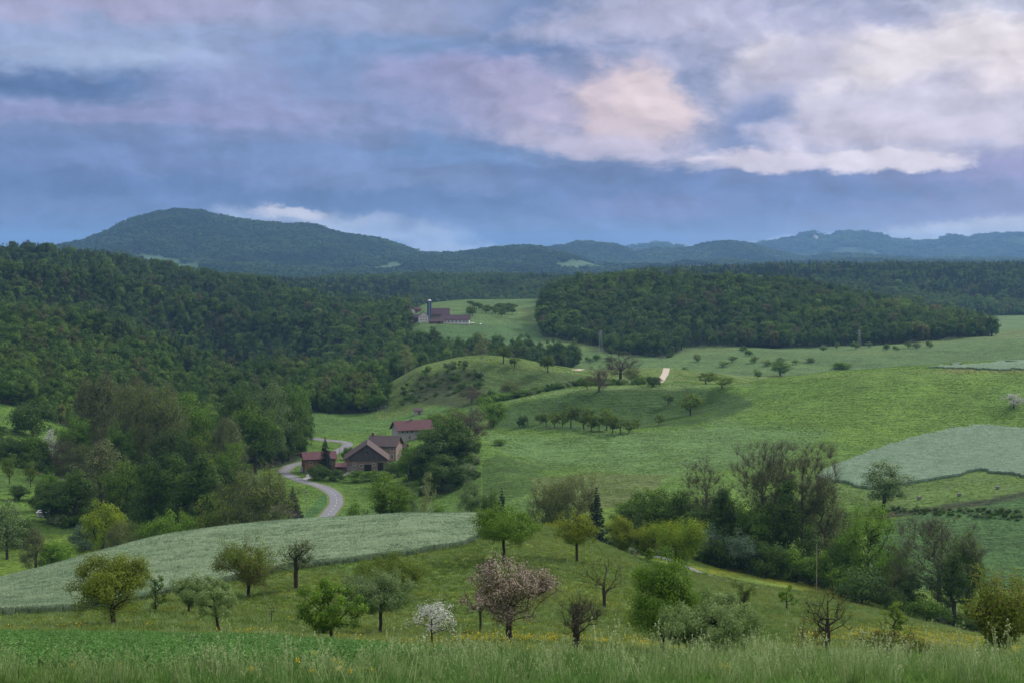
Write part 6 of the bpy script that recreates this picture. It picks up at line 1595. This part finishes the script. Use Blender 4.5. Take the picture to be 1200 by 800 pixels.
# ------------------------------------------------------------------ grass, crop plants and flowers of the near ground
def blades(name, n, h, spread, wd, mats, seed, bend=0.25, heads=0, link=False, lean=0.15):
    r = np.random.RandomState(seed)
    a = r.rand(n) * 6.28; rad = spread * np.sqrt(r.rand(n)); x = np.cos(a) * rad; y = np.sin(a) * rad
    hh = h * (0.5 + 0.5 * r.rand(n)); d = r.rand(n) * 6.28; bd = hh * bend * (0.3 + r.rand(n))
    ax = r.rand(n) * 3.14; wx = np.cos(ax) * wd / 2; wy = np.sin(ax) * wd / 2
    V = []; 
    for t, w in ((0, 1.0), (0.45, 0.9), (0.8, 0.6), (1.0, 0.12)):
        cx = x + np.cos(d) * bd * t * t + lean * hh * t * np.cos(0.7); cy = y + np.sin(d) * bd * t * t; cz = hh * t - 0.03
        V.append(np.stack([cx - wx * w, cy - wy * w, cz], 1)); V.append(np.stack([cx + wx * w, cy + wy * w, cz], 1))
    V = np.stack(V, 1); Fq = np.array([[0, 1, 3, 2], [2, 3, 5, 4], [4, 5, 7, 6]])[None] + (np.arange(n) * 8)[:, None, None]
    tint = np.repeat(r.rand(n), 8); V = V.reshape(-1, 3); Fq = Fq.reshape(-1, 4); mi = np.zeros(len(Fq), int)
    if heads:
        k = r.choice(n, heads, replace=False); tops = np.stack([x[k] + np.cos(d[k]) * bd[k] + lean * hh[k] * np.cos(0.7), y[k] + np.sin(d[k]) * bd[k], hh[k] - 0.03], 1)
        cen = np.repeat(tops, 7, 0) + np.stack([r.normal(0, 0.012, heads * 7), r.normal(0, 0.012, heads * 7), r.uniform(-0.13, 0.03, heads * 7)], 1)
        lv, lf = leaf_quads(cen, r.normal(size=cen.shape), 0.055, r, 0.5)
        Fq = np.concatenate([Fq, lf + len(V)]); V = np.concatenate([V, lv]); tint = np.concatenate([tint, np.full(len(lv), 0.9)]); mi = np.concatenate([mi, np.ones(len(lf), int)])
    return mesh_np(name, V, Fq, 4, link=link, mats=mats, matidx=mi, attrs={'tint': ('FLOAT', tint)})
G1 = leaf_mat('grass_blade', (0.075, 0.160, 0.032), (0.200, 0.330, 0.080), trans=0.3, vary=0.4, drift=(0.7, 0.8, 0.8))
G2 = leaf_mat('grass_dry', (0.130, 0.210, 0.070), (0.29, 0.39, 0.15), trans=0.3, vary=0.3)
G3 = leaf_mat('clover_leaf', (0.060, 0.150, 0.032), (0.130, 0.270, 0.065), trans=0.25, vary=0.3)
G4 = leaf_mat('meadow_blade', (0.120, 0.165, 0.028), (0.240, 0.290, 0.060), trans=0.35, vary=0.5, drift=(0.62, 0.80, 0.75))
G5 = leaf_mat('rye_blade', (0.125, 0.205, 0.105), (0.27, 0.37, 0.235), trans=0.25, vary=0.2)
G6 = leaf_mat('grass_stalk', (0.20, 0.28, 0.11), (0.40, 0.47, 0.23), trans=0.3, vary=0.3)
YEL = leaf_mat('petal_yellow', (0.60, 0.42, 0.01), (0.85, 0.68, 0.02), trans=0.2, vary=0.1)
def coll(nm, obs):
    c = bpy.data.collections.new(nm)
    for o in obs: c.objects.link(o)
    return c
tall = coll('tall_tufts', [blades('tall_tuft_0%d' % i, 26, 0.95, 0.22, 0.020, [G1 if i % 2 else G2, G2], 400 + i, 0.35, heads=7 if i < 3 else 0) for i in range(5)])
lowg = coll('low_tufts', [blades('low_tuft_0%d' % i, 34, 0.40, 0.26, 0.030, [G1, G2], 410 + i, 0.6) for i in range(3)])
mead = coll('meadow_tufts', [blades('meadow_tuft_0%d' % i, 22, 0.42, 0.42, 0.05, [G4, G2], 420 + i, 0.7) for i in range(3)] + [blades('meadow_tuft_03', 16, 0.55, 0.4, 0.045, [G2, G2], 425, 0.6)])
ryet = coll('rye_tufts', [blades('rye_tuft_0%d' % i, 26, 0.34, 0.5, 0.05, [G5, G5], 430 + i, 0.6) for i in range(3)])
def clover(nm, seed):
    r = np.random.RandomState(seed); n = 60
    cen = np.stack([r.normal(0, 0.16, n), r.normal(0, 0.16, n), 0.10 + 0.26 * r.rand(n)], 1)
    lv, lf = leaf_quads(cen, np.array([0, 0, 1.0]) + r.normal(size=(n, 3)) * 0.5, 0.085, r, 0.7)
    return mesh_np(nm, lv, lf, 4, G3, link=False, attrs={'tint': ('FLOAT', np.repeat(r.rand(n), 4))})
clov = coll('clover_tufts', [clover('clover_tuft_0%d' % i, 440 + i) for i in range(3)])
GR_ = np.random.RandomState(55)
def cover(name, test, y0, y1, dens, col, nidx, smin, smax, label, u0=-70, u1=1270, lift=0.0, tilt=0.12):
    """plants spread evenly over the ground between two distances where test(u, X, Y, p) holds"""
    n = int(((u1 - u0) / F) * (y1 * y1 - y0 * y0) / 2 * dens)
    Y = np.sqrt(GR_.uniform(y0 * y0, y1 * y1, n)); u_ = GR_.uniform(u0, u1, n); X = (u_ - 600) / F * Y
    z = ground(X, Y); p_ = PY0 - z / Y * F
    k = test(u_, X, Y, p_) & (p_ - 6 < skyline_at(u_, Y) + 3) & (p_ < 835)
    X, Y, z, u_ = X[k], Y[k], z[k], u_[k]; n = len(X)
    s = GR_.uniform(smin, smax, n)
    print('COVER', name, label[:24], n)
    return scatter(name, np.stack([X, Y, z + lift], 1), np.stack([GR_.normal(0, tilt, n), GR_.normal(0, tilt, n), GR_.rand(n) * 6.28], 1), np.stack([s, s, s * GR_.uniform(0.75, 1.25, n)], 1), GR_.randint(0, nidx, n), col, label)
def cropzone(u, X, Y, p):
    """leafy crop at the near left, its edge runs off to the right"""
    edge = np.interp(u, [-100, 0, 120, 300, 420, 560, 700], [743, 745, 747, 752, 762, 775, 800]); low = np.interp(u, [-100, 0, 150, 300, 450, 600], [800, 796, 790, 782, 778, 772])
    return (p > edge + fbm(X, Y, 4, 3, 61) * 3) & (p < low + fbm(X, Y, 3, 3, 62) * 14) & (u < 600)
cover('crop_plants', cropzone, 42, 112, 9.0, clov, 3, 0.8, 1.5, 'low leafy green crop plants at the near left')
cover('grass', lambda u, X, Y, p: (~cropzone(u, X, Y, p) & (Y < np.interp(u, [150, 420, 600], [39.5, 46, 58]))) | (GR_.rand(len(u)) < 0.015), 34, 58, 1.5, tall, 5, 0.5, 1.15, 'tall seeding grass along the bottom of the view')
cover('grass', lambda u, X, Y, p: ~cropzone(u, X, Y, p), 34, 58, 9.0, lowg, 3, 0.5, 1.0, 'short thick grass of the near meadow')
cover('grass', lambda u, X, Y, p: ~cropzone(u, X, Y, p), 58, 112, 7.0, lowg, 3, 0.25, 0.5, 'short grass at the crest of the near meadow')
stems = coll('grass_stems', [blades('grass_stem_0%d' % i, 7, 1.25, 0.35, 0.016, [G6, G6], 450 + i, 0.3, heads=7) for i in range(4)])
cover('grass', lambda u, X, Y, p: (p > 772 + fbm(X, Y, 6, 3, 65) * 60) & (~cropzone(u, X, Y, p) | (GR_.rand(len(u)) < 0.12)), 36, 66, 0.4, stems, 4, 0.5, 1.4, 'pale seeding grass stalks standing above the near meadow')
def nearmead(u, X, Y, p):
    return ~inside(rye_poly, u, p)
cover('grass', nearmead, 100, 345, 2.1, mead, 4, 0.6, 1.25, 'meadow grass under the orchard trees')
G7 = leaf_mat('pasture_blade', (0.105, 0.185, 0.034), (0.200, 0.300, 0.060), trans=0.45, vary=0.5, drift=(0.8, 0.9, 0.8))
past = coll('pasture_tufts', [blades('pasture_tuft_0%d' % i, 26, 0.42, 0.62, 0.10, [G7, G7], 470 + i, 0.7) for i in range(3)])
NORYE = [[(955, 560), (985, 543), (1060, 515), (1120, 501), (1170, 500), (1300, 510), (1300, 560), (1195, 558), (1150, 552), (1060, 570), (1020, 574)]]
cover('grass', lambda u, X, Y, p: (fbm(X, Y, 14, 4, 71) > GR_.uniform(-0.25, 0.3, len(u))) & ~inside(NORYE[0], u, p) & ~((np.abs(u - 777) < 12) & (Y > 850)) & ~in_wood(u, Y) & (PY0 - ground(X, Y) / Y * F < 612), 500, 1000, 0.62, past, 3, 0.3, 0.95, 'uneven tufts of grass over the middle hill', u0=540, u1=1260)
def roadclear(X, Y):
    rx, ry = rc[0][::4], rc[1][::4]; d = np.full(len(X), 1e9)
    for a, b in zip(rx, ry): d = np.minimum(d, (X - a) ** 2 + (Y - b) ** 2)
    return d > 14
cover('grass', lambda u, X, Y, p: (fbm(X, Y, 14, 4, 72) > GR_.uniform(-0.25, 0.3, len(u))) & ~in_wood(u, Y) & roadclear(X, Y), 470, 900, 0.5, past, 3, 0.3, 0.85, 'uneven tufts of grass on the valley floor', u0=-40, u1=545)
cover('rye', lambda u, X, Y, p: inside(rye_poly, u, p) & (p < 725), 168, 345, 2.0, ryet, 3, 0.8, 1.3, 'ears and blades of the pale rye', lift=0.82)
def petals(nm, seed):
    r = np.random.RandomState(seed); n = 16
    cen = np.stack([r.normal(0, 0.45, n), r.normal(0, 0.45, n), 0.38 + 0.16 * r.rand(n)], 1)
    lv, lf = leaf_quads(cen, np.array([0, 0, 1.0]) + r.normal(size=(n, 3)) * 0.6, 0.075, r, 0.9)
    return mesh_np(nm, lv, lf, 4, YEL, link=False, attrs={'tint': ('FLOAT', np.repeat(r.rand(n), 4))})
butter = coll('buttercups', [petals('buttercup_0%d' % i, 460 + i) for i in range(3)])
def flowery(u, X, Y, p):
    a = np.exp(-((p - np.interp(u, [560, 600, 720, 830, 900], [752, 752, 757, 762, 766])) / 5.0) ** 2) * (u > 540) * (u < 900)
    b = np.exp(-((p - np.interp(u, [940, 1040, 1100, 1200], [752, 742, 752, 763])) / 9.0) ** 2) * (u > 930)
    c = np.exp(-((p - np.interp(u, [820, 900, 1000], [667, 680, 702])) / 4.0) ** 2) * (u > 800) * (u < 1010)
    return GR_.rand(len(u)) < np.clip(a + b + c * 0.6 + 0.05, 0, 1) * 0.5 * np.clip(fbm(X, Y, 6, 3, 66) * 5 + 0.45, 0.03, 1)
cover('wildflowers', flowery, 100, 400, 1.5, butter, 3, 0.7, 1.4, 'yellow buttercups sprinkled through the orchard meadow')
# yellow flowers near the bottom edge
def flower(px, py, Y, s, label):
    z = (PY0 - py) / F * Y; x = (px - 600) / F * Y; g = float(ground(x, Y)); h = max(0.3, z - g)
    o = tag(empty('yellow_flower', (x, Y, g)), label, 'flower', 'yellow flowers in the tall grass')
    m = MB(); m.bar((0, 0, 0), (0.02, 0, h), 0.008, 5); m.build('stem', G1, o)
    r = np.random.RandomState(int(px)); cen = np.array([0.02, 0, h]) + r.normal(size=(26, 3)) * 0.045 * s
    lv, lf = leaf_quads(cen, np.array([0, -0.6, 0.8]) + r.normal(size=(26, 3)) * 0.4, 0.07 * s, r, 0.8)
    mesh_np('bloom', lv, lf, 4, YEL, o, attrs={'tint': ('FLOAT', np.repeat(r.rand(26), 4))})
for px, py, Y, s in [(348, 774, 50, 1), (395, 776, 50, 1.4), (398, 788, 44, 1.2), (393, 792, 43, 1.2), (365, 790, 43, 1), (367, 795, 42, 0.9), (368, 765, 56, 1.1), (359, 764, 56, 0.7), (410, 792, 43, 1), (424, 789, 44, 0.7), (436, 789, 44, 0.8), (852, 787, 45, 1.7), (844, 783, 46, 1), (99, 792, 44, 0.8), (86, 797, 42, 0.9), (141, 798, 42, 0.9), (294, 797, 42, 0.9)]:
    flower(px, py, Y, s, 'yellow flower in the tall grass ' + ('at the bottom left, below the near crop' if px < 200 else 'just left of the flowers under the leaning green tree' if px < 320 else 'straight below the fresh green leaning tree' if px < 380 else 'below and right of the fresh green leaning tree' if px < 500 else 'below the pale white flecked apple tree'))

# ------------------------------------------------------------------ haze
m = MB(); m.box(-21000, 21000, -200, 19500, float(Zg.min()) - 30, float(Zg[(Ug > -400) & (Ug < 1600)].max()) + 70)
hz, ht = mat_new('haze_air')
pv = ht.new('ShaderNodeVolumePrincipled'); pv.inputs['Density'].default_value = 4.3e-5; pv.inputs['Color'].default_value = (0.30, 0.58, 1.0, 1); pv.inputs['Anisotropy'].default_value = 0.1
ht.l.new(pv.outputs[0], ht.new('ShaderNodeOutputMaterial').inputs['Volume'])
tag(m.build('haze', hz), 'thin blue evening haze filling the valley', kind='stuff')
